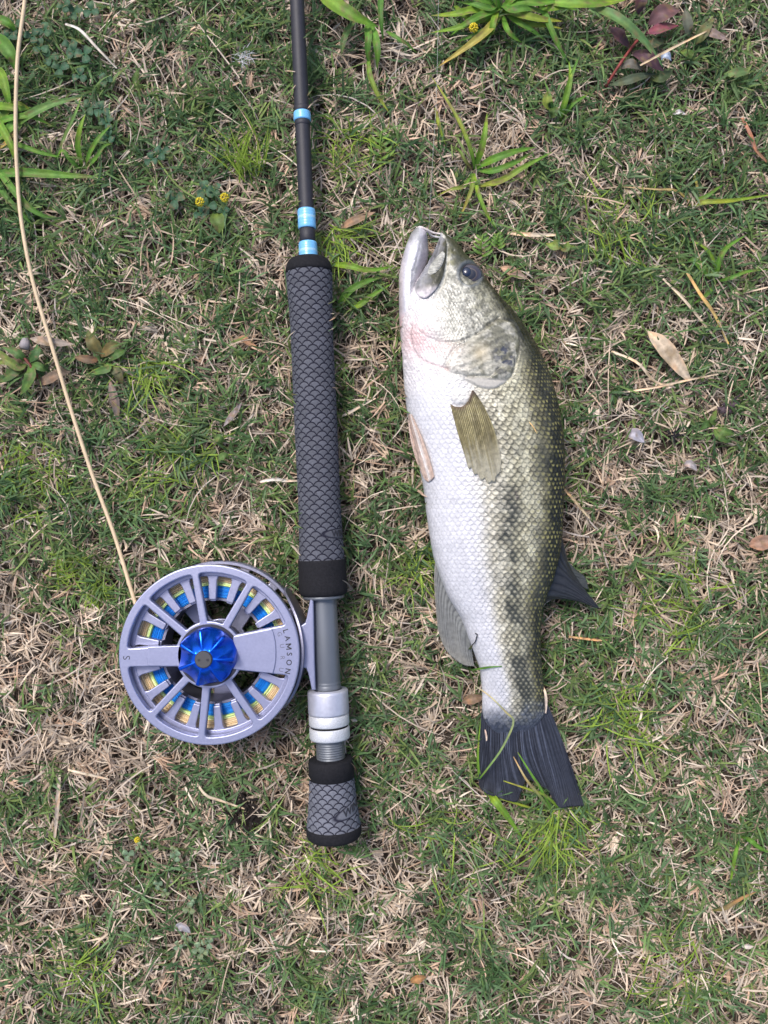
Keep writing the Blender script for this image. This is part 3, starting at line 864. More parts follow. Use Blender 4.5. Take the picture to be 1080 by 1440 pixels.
def skz(x, y):
    f = np.vectorize(lambda p, q: skin_z(p, q)); return f(np.round(x, 1), np.round(y, 1))
fin('pectoral_fin', [(633, 568), (642, 572), (651, 571), (659, 563), (664, 549), (669, 553)],
    [(643.5, 608), (652, 613), (662, 613), (672, 608), (681, 600), (693, 598)],
    [(655, 645), (659, 659), (663, 658), (667, 667), (672, 667), (677, 675), (682, 673), (687, 680), (692, 677), (696, 678), (698, 670), (703, 664), (705, 648)],
    lambda x, y, v, w_: skz(x, y) + .0008 + .0012 * w_ * (1 - w_) * 2 - .0003 * w_, 20, pectc, 220, 60, .00045, .0004, parent=fish, warp=.4)
def pelvc(vv, ww, ray, ph):
    c = np.ones(vv.shape + (3,)) * np.array([.54, .42, .36])
    c = mixc(c, (.40, .28, .22), (1 - ray) * .6)
    c = mixc(c, (.66, .62, .60), np.exp(-((vv - .62) / .11) ** 2))
    return c
fin('pelvic_fin', [(574, 582), (576, 582), (579, 583)],
    [(579.5, 628), (588, 626), (597, 624)],
    [(597, 674), (603, 678), (611, 671)],
    lambda x, y, v, w_: skz(x, y) + .0007 + .001 * np.sin(math.pi * w_), 6, pelvc, 60, 50, .0006, .0008, parent=fish)

# ------------------------------------------------------------------ fishing rod
KROD = S * (CAM_H - ROD_Z) / CAM_H
rod = thing('fishing_rod', P(rod_x(1176), 1176, ROD_Z), 'black fly fishing rod with scale patterned grey grip and light blue wraps', 'fishing rod')
AX = P(rod_x(1000), 1000, ROD_Z) - P(rod_x(0), 0, ROD_Z); AX /= np.linalg.norm(AX)
RT = np.array([-AX[1], AX[0], 0])
if RT[0] < 0: RT = -RT
UPV = np.array([0, 0, 1.0])
def rod_pts(y, r, ang):
    """y, r in photo px, ang from straight up towards the right of the picture"""
    y, r, ang = np.broadcast_arrays(y, r, ang)
    c = PA(rod_x(y), y, ROD_Z)
    rr = (r * KROD)[..., None]
    return c + rr * (np.sin(ang)[..., None] * RT + np.cos(ang)[..., None] * UPV)
def rlathe(name, prof, matr, parent, n=64, colf=None, cap=True):
    y = np.array([p[0] for p in prof], float); r = np.array([p[1] for p in prof], float)
    a = np.linspace(0, 2 * math.pi, n, endpoint=False)
    V = rod_pts(y[:, None], r[:, None], a[None, :])
    m = len(y)
    F = [tuple(q) for q in gridq(m, n, True)]
    if cap: F += [tuple(range(n)), tuple((m - 1) * n + k for k in range(n))]
    c = None if colf is None else np.repeat(np.array([colf(v) for v in y]), n, 0)
    return mesh(name, V, F, matr, parent, c, True)
rlathe('blank', [(-1700, 3.5), (-900, 6.2), (-300, 8.9), (0, 10.0), (150, 10.4), (290, 10.7), (372, 11.2)], M['blank'], rod, 40)
def wrapc(lo, hi):
    def f(y):
        t = (y - lo) / (hi - lo)
        return (.34, .58, .78) if .40 < t < .52 else (.17, .47, .80)
    return f
def band(y0, y1, r0, r1):
    ys = np.linspace(y0, y1, 26)
    prof = [(y0 - .2, r0 - 2.5)] + [(y, r0 + (r1 - r0) * (y - y0) / (y1 - y0) - .8 * (1 - min(1, min(y - y0, y1 - y) / 1.5)) + .12 * math.sin(y * 4.2)) for y in ys] + [(y1 + .2, r1 - 2.5)]
    f = wrapc(y0, y1) if y1 - y0 > 15 else (lambda y: (.17, .47, .80))
    return rlathe('thread_wrap', prof, M['wrap'], rod, 48, f)
band(158, 170.5, 12.0, 12.2); band(295, 322, 12.6, 12.6); band(341, 367, 12.9, 13.4)
# varnish step on either side of the wraps
for (y0, y1) in ((150, 158.5), (170, 178), (322, 341.5)):
    rlathe('varnish_sleeve', [(y0, 10.2), (y0 + .6, 10.95), (y1 - .6, 11.0), (y1, 10.4)], M['blank'], rod, 40)

def logo_mask(s, y, sc_, yc, hl, hh, tilt):
    yy = y - (yc + tilt * (s - sc_))
    e = np.sqrt(((s - sc_) / hl) ** 2 + (yy / hh) ** 2)
    return e
def scaled_grip(name, prof, rowpx, ncol, ny, na, logo, parent, tone):
    py_ = np.array([p[0] for p in prof]); pr = np.array([p[1] for p in prof])
    y = np.linspace(py_[0], py_[-1], ny); r = smooth1(np.interp(y, py_, pr), max(2, ny // 40))
    a = np.linspace(0, 2 * math.pi, na, endpoint=False)
    Y, A = np.meshgrid(y, a, indexing='ij'); Rr = np.repeat(r[:, None], na, 1)
    p = (-(Y) / rowpx) + 500; q = A / (2 * math.pi) * ncol + .31
    colpx = 2 * math.pi * r.mean() / ncol
    d, cell, ql = scales(p, q, rowpx, colpx, 1.05)
    g = 1 - sstep(1.05, 2.1, d)
    s = np.where(A > math.pi, A - 2 * math.pi, A) * Rr
    e = logo_mask(s, Y, *logo)
    inside = e < 1.0
    ring = np.exp(-((e - 1.0) / .085) ** 2)
    g = np.where(inside, 0, g); g = np.maximum(g, ring)
    V = rod_pts(Y, Rr - .95 * g + .12 * (cell - .5) * (~inside), A)
    base = np.array(tone); dark = np.array([.010, .010, .022])
    c = base * (.86 + .28 * cell)[..., None]
    c = np.where(inside[..., None], base * .95, c)
    c = mixc(c, dark, g)
    o = mesh(name, V, None, M['grip'], parent, c, True, quads=gridq(ny, na, True))
    return o, r.mean()

def text_mesh(txt, size, bold=0., extrude=0.):
    cu = bpy.data.curves.new('lettering', 'FONT'); cu.body = txt; cu.size = size
    cu.align_x = 'CENTER'; cu.align_y = 'CENTER'; cu.offset = bold; cu.extrude = extrude; cu.resolution_u = 4
    o = bpy.data.objects.new('lettering', cu); COL.objects.link(o)
    dg = bpy.context.evaluated_depsgraph_get(); dg.update()
    me = bpy.data.meshes.new_from_object(o.evaluated_get(dg))
    v = np.array([tuple(x.co) for x in me.vertices]); f = [tuple(p.vertices) for p in me.polygons]
    bpy.data.objects.remove(o); bpy.data.curves.remove(cu); bpy.data.meshes.remove(me)
    return v, f
def rod_text(txt, size, s0, y0, tilt, r, parent, prof):
    v, f = text_mesh(txt, size, .3, .12)
    s = v[:, 0] + s0; y = y0 - v[:, 1] + tilt * v[:, 0]
    rl = np.interp(y, [p[0] for p in prof], [p[1] for p in prof]) + .12
    V = rod_pts(y, rl + .22 + v[:, 2], s / r)
    mesh('lettering', V, f, M['ink'], parent, None, False)

FG = [(383, 33), (400, 32.3), (430, 30.6), (470, 29.6), (560, 30.2), (640, 30.0), (700, 29.6), (750, 30.6), (788, 32.0)]
fg, _ = scaled_grip('fore_grip', FG, 6.25, 12, 820, 288, (45, 751, 39, 7.2, 0.0), rod, (.088, .092, .112))
rod_text('WINN', 12.5, 36, 751, 0.0, 30.7, fg, FG)
rlathe('end_cap', [(363.5, 12), (363.8, 22), (365, 25.5), (367.5, 28.4), (371, 30.6), (376, 32.4), (380, 33.1), (384.5, 33.3), (384.8, 31)], M['cap'], fg)
rlathe('end_cap', [(786.8, 31), (787, 32.8), (789, 33.3), (800, 33.6), (820, 34.3), (829, 34.4), (833, 33.6), (836, 31.6), (837, 29), (837.2, 15)], M['cap'], fg)
rlathe('trim_ring', [(836, 20), (836.3, 29.2), (839.6, 29.3), (841.4, 28.0), (842, 18)], M['seat'], rod)
seat = rlathe('reel_seat', [(838, 18.2), (845, 18.3), (900, 18.4), (957, 18.5), (958, 18.2), (959, 18.6), (961, 18.6), (962, 18.2), (963, 18.7), (972, 18.7), (973, 16)], M['seat'], rod, 72)
rlathe('sliding_hood', [(969, 20), (969.3, 26.6), (971, 28.2), (974, 28.6), (1000, 28.7), (1002.4, 28.3), (1003, 26)], M['silver'], rod, 72)
rlathe('lock_ring', [(1003.2, 24), (1003.5, 27.6), (1005, 28.3), (1016.5, 28.4), (1018.4, 27.6), (1018.8, 24)], M['silver2'], rod, 72)
rlathe('dark_groove', [(1018, 22), (1018.4, 26.2), (1021.4, 26.3), (1021.8, 22)], M['cap'], rod, 48)  # dark band filling the groove between the two lock rings
rlathe('lock_ring', [(1021.4, 24), (1021.7, 27.7), (1023.4, 28.3), (1035.6, 28.4), (1038, 27.4), (1038.6, 20)], M['silver2'], rod, 72)
prof = []
yy = 1036.0
while yy < 1073:
    prof += [(yy, 18.7), (yy + .9, 18.8), (yy + 1.7, 20.2), (yy + 2.4, 20.2)]; yy += 3.35
rlathe('threaded_barrel', prof, M['seat'], rod, 64)
BG = [(1092, 31.6), (1110, 32.6), (1130, 34.2), (1150, 36.6), (1161, 38.2)]
bgp, _ = scaled_grip('butt_grip', BG, 6.1, 14, 170, 330, (45, 1129, 40, 9.5, -.26), rod, (.135, .142, .172))
rod_text('WINN', 14.5, 37, 1130, -.26, 34.4, bgp, BG)
rlathe('end_cap', [(1066, 16), (1066.2, 28.5), (1067, 30.4), (1069, 31.5), (1075, 31.8), (1093, 32.2), (1093.5, 30.5)], M['cap'], bgp)
rlathe('end_cap', [(1159.6, 37), (1160, 38.6), (1164, 39.0), (1170, 38.8), (1174, 37.8), (1176.6, 35.5), (1178, 31), (1178.6, 10)], M['cap'], bgp)

# ------------------------------------------------------------------ fishing reel
reel = thing('fishing_reel', (REEL_C[0], REEL_C[1], .0075), 'large arbor fly reel in lavender grey metal with blue drag knob clamped to the rod', 'fishing reel')
CX, CY = REEL_C[0], REEL_C[1]
def plate2d(name, loops, z0, z1, bevel, matr, parent, res=10):
    """flat machined plate from closed loops (px about the reel's centre, y up): first loop outside, the others holes"""
    cu = bpy.data.curves.new(name, 'CURVE'); cu.dimensions = '2D'; cu.fill_mode = 'BOTH'
    for lp in loops:
        sp = cu.splines.new('POLY'); sp.points.add(len(lp) - 1); sp.use_cyclic_u = True
        for pt, (x, y) in zip(sp.points, lp): pt.co = (x * KR, y * KR, 0, 1)
    cu.extrude = (z1 - z0) / 2 - bevel; cu.bevel_depth = bevel; cu.bevel_resolution = 2
    cu.offset = -bevel
    o = bpy.data.objects.new(name, cu); COL.objects.link(o)
    dg = bpy.context.evaluated_depsgraph_get(); dg.update()
    me = bpy.data.meshes.new_from_object(o.evaluated_get(dg))
    V = np.array([tuple(v.co) for v in me.vertices]); F = [tuple(p.vertices) for p in me.polygons]
    bpy.data.objects.remove(o); bpy.data.curves.remove(cu); bpy.data.meshes.remove(me)
    V = V + np.array([CX, CY, (z0 + z1) / 2])
    ob = mesh(name, V, F, matr, parent, None, False)
    return ob
def arc(r, a0, a1, n): return [(r * math.cos(R(a)), r * math.sin(R(a))) for a in np.linspace(a0, a1, n)]
def rounded(poly, rad, n=6):
    out = []; m = len(poly)
    for i in range(m):
        p0, p1, p2 = np.array(poly[i - 1]), np.array(poly[i]), np.array(poly[(i + 1) % m])
        rr = rad[i] if isinstance(rad, (list, tuple)) else rad
        if rr <= 0: out.append(tuple(p1)); continue
        d0 = (p0 - p1) / np.linalg.norm(p0 - p1); d1 = (p2 - p1) / np.linalg.norm(p2 - p1)
        l = min(rr, .48 * np.linalg.norm(p0 - p1), .48 * np.linalg.norm(p2 - p1))
        a, b = p1 + d0 * l, p1 + d1 * l
        for t in np.linspace(0, 1, n): out.append(tuple((1 - t) ** 2 * a + 2 * t * (1 - t) * p1 + t * t * b))
    return out
ANG = [3, 60, 100, 139.5, 182, 226.5, 264.5, 305]
def side_pts(i, sgn):
    """inner and outer end of spoke i's edge on side sgn (+1 anticlockwise)"""
    a = ANG[i]
    if i == 0:
        return ((34, 27.5), (108, 42.5)) if sgn > 0 else ((34, -21), (111, -29))
    wi, wo = (15.2, 13.0) if i == 4 else (5.7, 4.8)
    u = np.array([math.cos(R(a)), math.sin(R(a))]); nrm = np.array([-u[1], u[0]]) * sgn
    return tuple(u * 42 + nrm * wi), tuple(u * 115 + nrm * wo)
holes = []
for i in range(8):
    j = (i + 1) % 8
    p0, p1 = side_pts(i, 1); q0, q1 = side_pts(j, -1)
    def hit(pa, pb, r):
        pa, pb = np.array(pa, float), np.array(pb, float); d = (pb - pa) / np.linalg.norm(pb - pa)
        b = pa @ d; cc = pa @ pa - r * r
        return pa + d * (-b + math.sqrt(max(0, b * b - cc)))
    RO = 115.5; RI = 47.5
    a_out = hit(p0, p1, RO); b_out = hit(q0, q1, RO); a_in = hit(p0, p1, RI); b_in = hit(q0, q1, RI)
    ga = lambda p: math.degrees(math.atan2(p[1], p[0]))
    A0, A1 = ga(a_out), ga(b_out); A1 += 360 if A1 < A0 else 0
    I0, I1 = ga(a_in), ga(b_in); I1 += 360 if I1 < I0 else 0
    outer = arc(RO, A0, A1, 14); inner = arc(RI, I1, I0, 7)
    poly = outer + inner
    rad = [8] + [0] * 12 + [8] + [6] + [0] * 5 + [6]
    # corner rounding works on long neighbours: thin the polygon near the corners
    poly2 = [outer[0]] + outer[2:-2] + [outer[-1], inner[0]] + inner[1:-1] + [inner[-1]]
    rad2 = [9] + [0] * (len(outer) - 4) + [9, 6] + [0] * (len(inner) - 2) + [6]
    holes.append(rounded(poly2, rad2))
face = plate2d('spool_face', [arc(127.3, 0, 357.5, 144)] + holes, .0385, .0430, .0007, M['reel'], reel)
# raised wedge plates of the two broad spokes
def wedge(pts, z1): return plate2d('face_plate', [rounded(pts, 1.2, 3)], .0424, z1, .0003, M['reel'], face)
wedge([(34, 26.0)] + [(88.5, 37.2), (91.5, 28), (93.5, 18), (94.3, 6), (94, -6), (92.4, -17), (90, -25.6)] + [(34, -19.5)], .0438)
wedge([(-34, 13.5), (-34, -15.5), (-86, -15.2), (-87.2, -2), (-86, 11.5)], .0437)
# lower flange: ring and inward ribs
flange = plate2d('spool_flange', [arc(119, 0, 357.5, 144), arc(109.5, 0, 357, 120)], .0335, .0372, .0005, M['reel'], reel)
for i in range(8):
    a0 = ANG[i] + (17 if i == 0 else 0); a1 = ANG[(i + 1) % 8] + (360 if i == 7 else 0) - (15 if i == 7 else 0)
    fr = (.27, .73)
    for f_ in fr:
        a = R(a0 + (a1 - a0) * f_); ux, uy = math.cos(a), math.sin(a)
        def q(r, s): return (r * ux - s * uy, r * uy + s * ux)
        rb = plate2d('rib', [rounded([q(111, 9.5), q(105, 6.2), q(76, 5.2), q(76, -5.2), q(105, -6.2), q(111, -9.5)], [0, 3, 2, 2, 3, 0], 4)], .0330, .0370, .0005, M['reel'], flange)
        plate2d('rib_tab', [rounded([q(78, 4.3), q(73.5, 4.3), q(73.5, -4.3), q(78, -4.3)], 1, 3)], .0150, .0356, .0004, M['reel'], flange)
# wound line: each turn its own ridge
def coil(name, r0, r1, z0, z1, cols, pitch=2.3, parent=None, n=160):
    prof = [(r0, z0)]; cl = [cols[0]]
    k_ = int(round((r1 - r0) / pitch)); dr_ = (r1 - r0) / k_
    for i in range(k_):
        zz = z1 + random.uniform(-.0005, .0005); cc = cols[i % len(cols)]
        for t in np.linspace(0, 1, 7):
            prof.append((r0 + dr_ * (i + t), zz - .0004 + .0006 * math.sin(math.pi * t))); cl.append(cc)
    prof.append((r1, z0)); cl.append(cols[-1])
    r = np.array([p[0] for p in prof]) * KR; z = np.array([p[1] for p in prof])
    a = np.linspace(0, 2 * math.pi, n, endpoint=False)
    wob = .0004 * np.sin(a * 3 + r0) + .0002 * np.sin(a * 11)
    V = np.stack([CX + r[:, None] * np.cos(a) * (1 + .0), CY + r[:, None] * np.sin(a), z[:, None] + wob[None]], -1)
    return mesh(name, V, None, M['line'], parent, np.repeat(np.array(cl), n, 0), True, quads=gridq(len(prof), n, True))
coil('fly_line_winding', 100.5, 113.5, .012, .0315, [(.66, .50, .29), (.72, .56, .34), (.58, .43, .24), (.75, .60, .38), (.50, .36, .19)], 2.6, reel)
coil('running_line_winding', 94.5, 100.3, .012, .0312, [(.66, .86, .30), (.82, .92, .55)], 2.9, reel)
coil('backing_winding', 77.5, 94.3, .012, .0308, [(.012, .27, .80), (.02, .32, .85), (.010, .23, .70)], 1.7, reel)
def ring(name, prof, matr, parent, n=120, closed=True):
    r = np.array([p[0] for p in prof]) * KR; z = np.array([p[1] for p in prof])
    a = np.linspace(0, 2 * math.pi, n, endpoint=False)
    V = np.stack([CX + r[:, None] * np.cos(a), CY + r[:, None] * np.sin(a), np.repeat(z[:, None], n, 1)], -1)
    Q = gridq(len(prof), n, True)
    if closed: Q = np.vstack([Q, np.stack([(len(prof) - 1) * n + np.arange(n), (len(prof) - 1) * n + (np.arange(n) + 1) % n, (np.arange(n) + 1) % n, np.arange(n)], -1)])
    return mesh(name, V, None, matr, parent, None, False, quads=Q)
ring('arbor', [(73.5, .0125), (73.5, .0305), (77, .0305), (77, .0125)], M['reelshade'], reel)
ring('drag_housing', [(20, .0095), (33, .0095), (33, .030), (37, .0386), (20, .0386)], M['hub'], reel)
# fluted drag knob
def knob():
    n, m = 240, 44
    r = np.concatenate([np.linspace(12, 37, 34), 37 + 3.2 * np.sin(np.linspace(0, math.pi / 2, 9)[1:]), [40.2, 40.2]])
    a = np.linspace(0, 2 * math.pi, n, endpoint=False)
    A, Rr = np.meshgrid(a, r); Rr = Rr.copy()
    t = np.clip((Rr - 12) / 28, 0, 1)
    ph = np.mod((A - R(-3)) / (2 * math.pi) * 7 + .5, 1) - .5      # 0 on a ridge
    wdt = .15 + .01 * t
    flat = np.exp(-(np.abs(ph) / wdt) ** 2.0)
    sc_ = (1 - flat) * sstep(.02, .55, t) * (.55 + .45 * np.cos(math.pi * np.clip((np.abs(ph) - .12) / .38, 0, 1) + math.pi))
    sc_ = (1 - flat) * sstep(.04, .62, t)
    u_ = np.clip(np.abs(ph) * 2.3 - .13, 0, 1); z = .0552 - .0024 * t ** 2 - .0085 * (1 - (1 - u_) ** 2.4) * t ** 1.25
    edge_ = np.clip((Rr - 37) / 3.2, 0, 1); z = z - .0022 * (1 - np.sqrt(np.clip(1 - edge_ ** 2, 0, 1)))
    z[-2] = np.minimum(z[-2], .0455); z[-1] = .0432
    V = np.stack([CX + Rr * KR * np.cos(A), CY + Rr * KR * np.sin(A), z], -1)
    return mesh('drag_knob', V, None, M['knob'], reel, None, True, quads=gridq(len(r), n, True))
kb = knob()
ring('hub_collar', [(38, .0425), (38, .0437), (43.2, .0437), (44, .0425)], M['hub'], reel)
ring('knob_cap', [(.01, .0545), (.01, .0566), (10.8, .0566), (12, .0560), (12.2, .0545)], M['capgrey'], kb, 48)
for sx in (-1, 1):
    V = [(CX + (sx * 6 + 1.7 * math.cos(a)) * KR, CY + (1.7 * math.sin(a) - .4) * KR, .05690) for a in np.linspace(0, 2 * math.pi, 17)[:-1]]
    V += [(x, y, z - .001) for x, y, z in V]
    F = [tuple(range(16))] + [(i, (i + 1) % 16, 16 + (i + 1) % 16, 16 + i) for i in range(16)]
    mesh('pin_hole', V, F, M['hub'], kb, None, False)
# lettering on the face
def face_text(ch, r, a, size, z, matr, bold=0., flip=0):
    if ch == 'M':
        hw_, hh_, st = size * .40, size * .365, size * .145
        v = []; f = []
        for k_, q_ in enumerate(([(-hw_, -hh_), (-hw_ + st, -hh_), (-hw_ + st, hh_), (-hw_, hh_)], [(hw_ - st, -hh_), (hw_, -hh_), (hw_, hh_), (hw_ - st, hh_)],
                                 [(-hw_, hh_), (-st * .6, -hh_ * .55), (st * .6, -hh_ * .55), (-hw_ + st * 1.2, hh_)], [(hw_ - st * 1.2, hh_), (-st * .6, -hh_ * .55), (st * .6, -hh_ * .55), (hw_, hh_)])):
            f.append(tuple(range(len(v), len(v) + 4))); v += [(x_, y_, .02 + .03 * k_) for x_, y_ in q_]
        v = np.array(v)
    else:
        v, f = text_mesh(ch, size, bold, .05)
    a = R(a); rot = a - math.pi / 2 + flip
    x = v[:, 0] * math.cos(rot) - v[:, 1] * math.sin(rot) + r * math.cos(a)
    y = v[:, 0] * math.sin(rot) + v[:, 1] * math.cos(rot) + r * math.sin(a)
    V = np.stack([CX + x * KR, CY + y * KR, z + v[:, 2] * KR], -1)
    mesh('letter', V, f, matr, face, None, False)
for ch, a in zip('LAMSON', (17.4, 12, 6, .6, -5.4, -11.7)): face_text(ch, 112.6, a, 10.6, .04306, M['ink'], .16)
for ch, a in zip('GURU', (16.4, 7, -2.2, -11.6)): face_text(ch, 103.2, a, 9.0, .04306, M['greyink'], -.05)
face_text('S', 115.5, 182, 14, .04306, M['ink'], -.1)
# back frame of the reel
slots = []
for a0 in range(4, 360, 24):
    p = arc(121, a0, a0 + 17, 8) + arc(114.5, a0 + 17, a0, 8)
    slots.append(rounded([p[0]] + p[2:6] + [p[7], p[8]] + p[10:14] + [p[15]], [2.5] + [0] * 4 + [2.5, 2.5] + [0] * 4 + [2.5], 4))
spk = []
for a0 in range(20, 380, 72):
    p = arc(104, a0 - 28, a0 + 28, 8) + arc(40, a0 + 18, a0 - 18, 6)
    spk.append(rounded([p[0]] + p[2:6] + [p[7], p[8]] + p[9:13] + [p[13]], [8] + [0] * 4 + [8, 6] + [0] * 4 + [6], 4))
frame = plate2d('back_frame', [arc(125.5, 0, 357.5, 144)] + slots + spk, .0078, .0115, .0005, M['reel'], reel)
ring('frame_rim', [(122.2, .0078), (122.2, .0142), (123, .0150), (126.6, .0150), (127.6, .0142), (127.6, .0078)], M['reel'], frame)
# outer wall that carries the foot
def wall(a0, a1, r0, r1, z0, z1, name, matr, parent, ease=True):
    n = 40; aa = np.radians(np.linspace(a0, a1, n)); V = []
    f = np.sin(math.pi * np.linspace(0, 1, n)) ** .35 if ease else np.ones(n)
    for a, g in zip(aa, f):
        zt = .014 + (z1 - .014) * g
        for r, z in ((r0, z0), (r1, z0), (r1, zt - .0006), (r1 - .6, zt), (r0 + .6, zt), (r0, zt - .0006)): V.append((CX + r * KR * math.cos(a), CY + r * KR * math.sin(a), z))
    F = [tuple(q) for q in gridq(n, 6, True)] + [tuple(range(6)), tuple((n - 1) * 6 + k for k in range(6))]
    return mesh(name, V, F, matr, parent, None, False)
wall(-44, 42, 128.2, 132.5, .0085, .0395, 'cage_wall', M['reelshade'], reel)
# foot along the reel seat
def foot():
    outline = [(436.3, 841.5), (434.2, 853), (431.0, 869), (428.8, 876), (424.5, 879), (419, 881), (420.5, 905), (420, 938), (425, 939.3), (430.2, 940), (433, 946), (436, 959), (438.3, 970.5), (443.6, 970.5), (442.2, 930), (440.6, 841.5)]
    zt = .0345
    loop = [P(x, y, zt) for x, y in outline]
    loop = [((p[0] - CX) / KR, (p[1] - CY) / KR) for p in loop]
    return plate2d('reel_foot', [loop], .0215, zt, .0006, M['reel'], reel)
foot()

# ------------------------------------------------------------------ lines
TAN = (.60, .46, .30)
pts = [(35, -40, .020), (35, 0, .020), (25, 80, .020), (22, 170, .019), (24, 240, .018), (30, 310, .018), (46, 395, .018), (74, 490, .018), (101, 580, .018), (130, 668, .019), (160, 750, .022), (184, 828, .026), (196, 868, .028), (203, 900, .027)]
o = tube('fly_line', [P(*p) for p in pts], .00105, M['flyline'], None, 120, 10, TAN, origin=P(100, 580, .018))
tag(o, 'tan fly line stretched across the grass into the left side of the reel', 'fishing line')
o = tube('leader_line', [P(*p) for p in [(617, -30, .02), (616, 40, .02), (613.5, 140, .019), (609, 215, .019), (605, 290, .022), (603, 322, .0275)]], .00011, M['leader'], None, 40, 6, origin=P(609, 215, .019))
tag(o, 'thin clear leader line running up from the mouth of the fish', 'fishing line')

# ------------------------------------------------------------------ weeds, leaves and litter
def leaf_mesh(pts, width, fold=.25, n=14, c0=(.10, .2, .06), c1=None, prof=None, vein=.8, tw=0.):
    """a leaf blade along px points (x, y, z): five vertices across, folded along its midrib. width in px"""
    p = np.array([P(*q) for q in cr(pts, n)])
    t = np.gradient(p, axis=0); t /= np.linalg.norm(t, axis=1)[:, None]
    sd = np.cross(t, np.array([0, 0, 1.0])); sd /= np.linalg.norm(sd, axis=1)[:, None] + 1e-9
    up = np.cross(sd, t)
    if tw: sd, up = sd * math.cos(tw) + up * math.sin(tw), up * math.cos(tw) - sd * math.sin(tw)
    s = np.linspace(0, 1, n)
    pr = np.interp(s, *zip(*(prof or [(0, .45), (.25, 1), (.6, .85), (.85, .45), (1, .04)])))
    hw = width * S * pr / 2
    us = np.array([-1, -.5, 0, .5, 1.0])
    V = p[:, None, :] + us[None, :, None] * hw[:, None, None] * sd[:, None, :] + (fold * np.abs(us)[None, :, None] * hw[:, None, None]) * up[:, None, :]
    c0 = np.array(c0); c1 = np.array(c1 if c1 is not None else c0)
    C = c0[None, None] * (1 - s[:, None, None]) + c1[None, None] * s[:, None, None]
    C = C * np.array([1, .92, 1.25 if vein > .5 else .9, .92, 1])[None, :, None] * (1 + .12 * np.sin(s * 9)[:, None, None])
    C = C * np.ones(V.shape)
    wx = V[..., 0] / S; wy = V[..., 1] / S
    C = mixc(C, C * np.array([1.5, 1.15, .9]), sstep(.5, .72, fbm(wx / 9, wy / 9, 61, 3)) * .7)
    C = mixc(C, (.20, .14, .07), sstep(.66, .74, fbm(wx / 4, wy / 4, 62, 2)) * .7)
    return V.reshape(-1, 3), gridq(n, 5), C.reshape(-1, 3)
def low(pts): return [(x, y, .003 + z * .74) for x, y, z in pts]
def leaf(name, parent, pts, *a, matr='leaf', **k):
    V, Q, C = leaf_mesh(low(pts), *a, **k)
    return mesh(name, V, None, M[matr], parent, C, True, quads=Q)
def single(name, label, cat, pts, *a, matr='leaf', group=None, **k):
    V, Q, C = leaf_mesh(pts if max(p[2] for p in pts) > .0165 else low(pts), *a, **k)
    o = mesh(name, V, None, M[matr], None, C, True, quads=Q, origin=V.mean(0) * np.array([1, 1, 0]) + np.array([0, 0, V[:, 2].min()]))
    return tag(o, label, cat, group)
G1 = (.115, .26, .035); G2 = (.085, .20, .035); G3 = (.185, .31, .03); G4 = (.28, .31, .045); YL = (.42, .33, .09); DRY = (.45, .33, .18)
OV = [(0, .1), (.2, .75), (.45, 1), (.75, .7), (1, .05)]

def clump(label, base, bl, group='broad bladed grass clumps'):
    t = thing('grass_clump', P(*base, .003), label, 'grass clump', group)
    for (pts, wd, c0, c1) in bl: leaf('blade', t, pts, wd, c0=c0, c1=c1, fold=.3, n=16)
    return t
clump('wide bladed grass clump at the picture edge beside the upper fly line', (-6, 200), [
    ([(-14, 245, .010), (30, 243, .016), (80, 246, .017), (148, 250, .012)], 13, G2, G1),
    ([(-14, 205, .008), (25, 172, .018), (70, 148, .020), (118, 136, .014)], 13, G1, (.13, .24, .08)),
    ([(-12, 225, .008), (15, 262, .016), (45, 295, .016), (82, 311, .010)], 10, G1, G2),
    ([(-14, 150, .010), (6, 150, .016), (28, 153, .016), (44, 151, .012)], 11, G3, G1),
    ([(-14, 75, .010), (0, 60, .018), (16, 78, .020), (20, 98, .014)], 22, G1, G2),
    ([(-8, 180, .008), (12, 152, .014), (30, 150, .015), (46, 160, .012)], 14, G2, G4),
    ([(-14, 128, .008), (-2, 118, .016), (10, 124, .017), (22, 120, .014)], 12, G1, G2),
    ([(-10, 215, .006), (14, 196, .013), (18, 180, .016), (22, 150, .015)], 6, YL, DRY),
    ([(-10, 190, .006), (30, 205, .014), (62, 216, .014), (92, 222, .009)], 7, G1, G1),
    ([(-10, 240, .006), (8, 275, .013), (30, 300, .012), (48, 318, .008)], 8, G2, G2),
    ([(-12, 160, .010), (4, 182, .018), (16, 206, .018), (24, 232, .012)], 11, G1, G3),
    ([(-12, 100, .010), (2, 104, .018), (10, 132, .019), (16, 158, .012)], 13, G3, G1),
    ([(-12, 176, .010), (16, 166, .019), (44, 164, .019), (76, 178, .012)], 9, G1, G1),
    ([(-12, 40, .010), (0, 28, .018), (14, 34, .018), (24, 48, .012)], 12, G2, G1)])
clump('upright grass sprout just right of the wide bladed edge clump', (118, 236), [
    ([(116, 238, .004), (110, 205, .016), (113, 180, .022), (120, 160, .022)], 8, G1, G3),
    ([(118, 238, .004), (128, 212, .016), (140, 193, .020), (158, 174, .017)], 7, G1, G1),
    ([(118, 240, .004), (135, 222, .014), (146, 206, .016), (158, 202, .014)], 6, G2, G1),
    ([(116, 240, .004), (100, 226, .012), (88, 212, .014), (78, 224, .010)], 6, G2, G1),
    ([(78, 226, .005), (92, 190, .014), (106, 160, .018), (116, 132, .016)], 5, (.14, .22, .09), G1)], None)
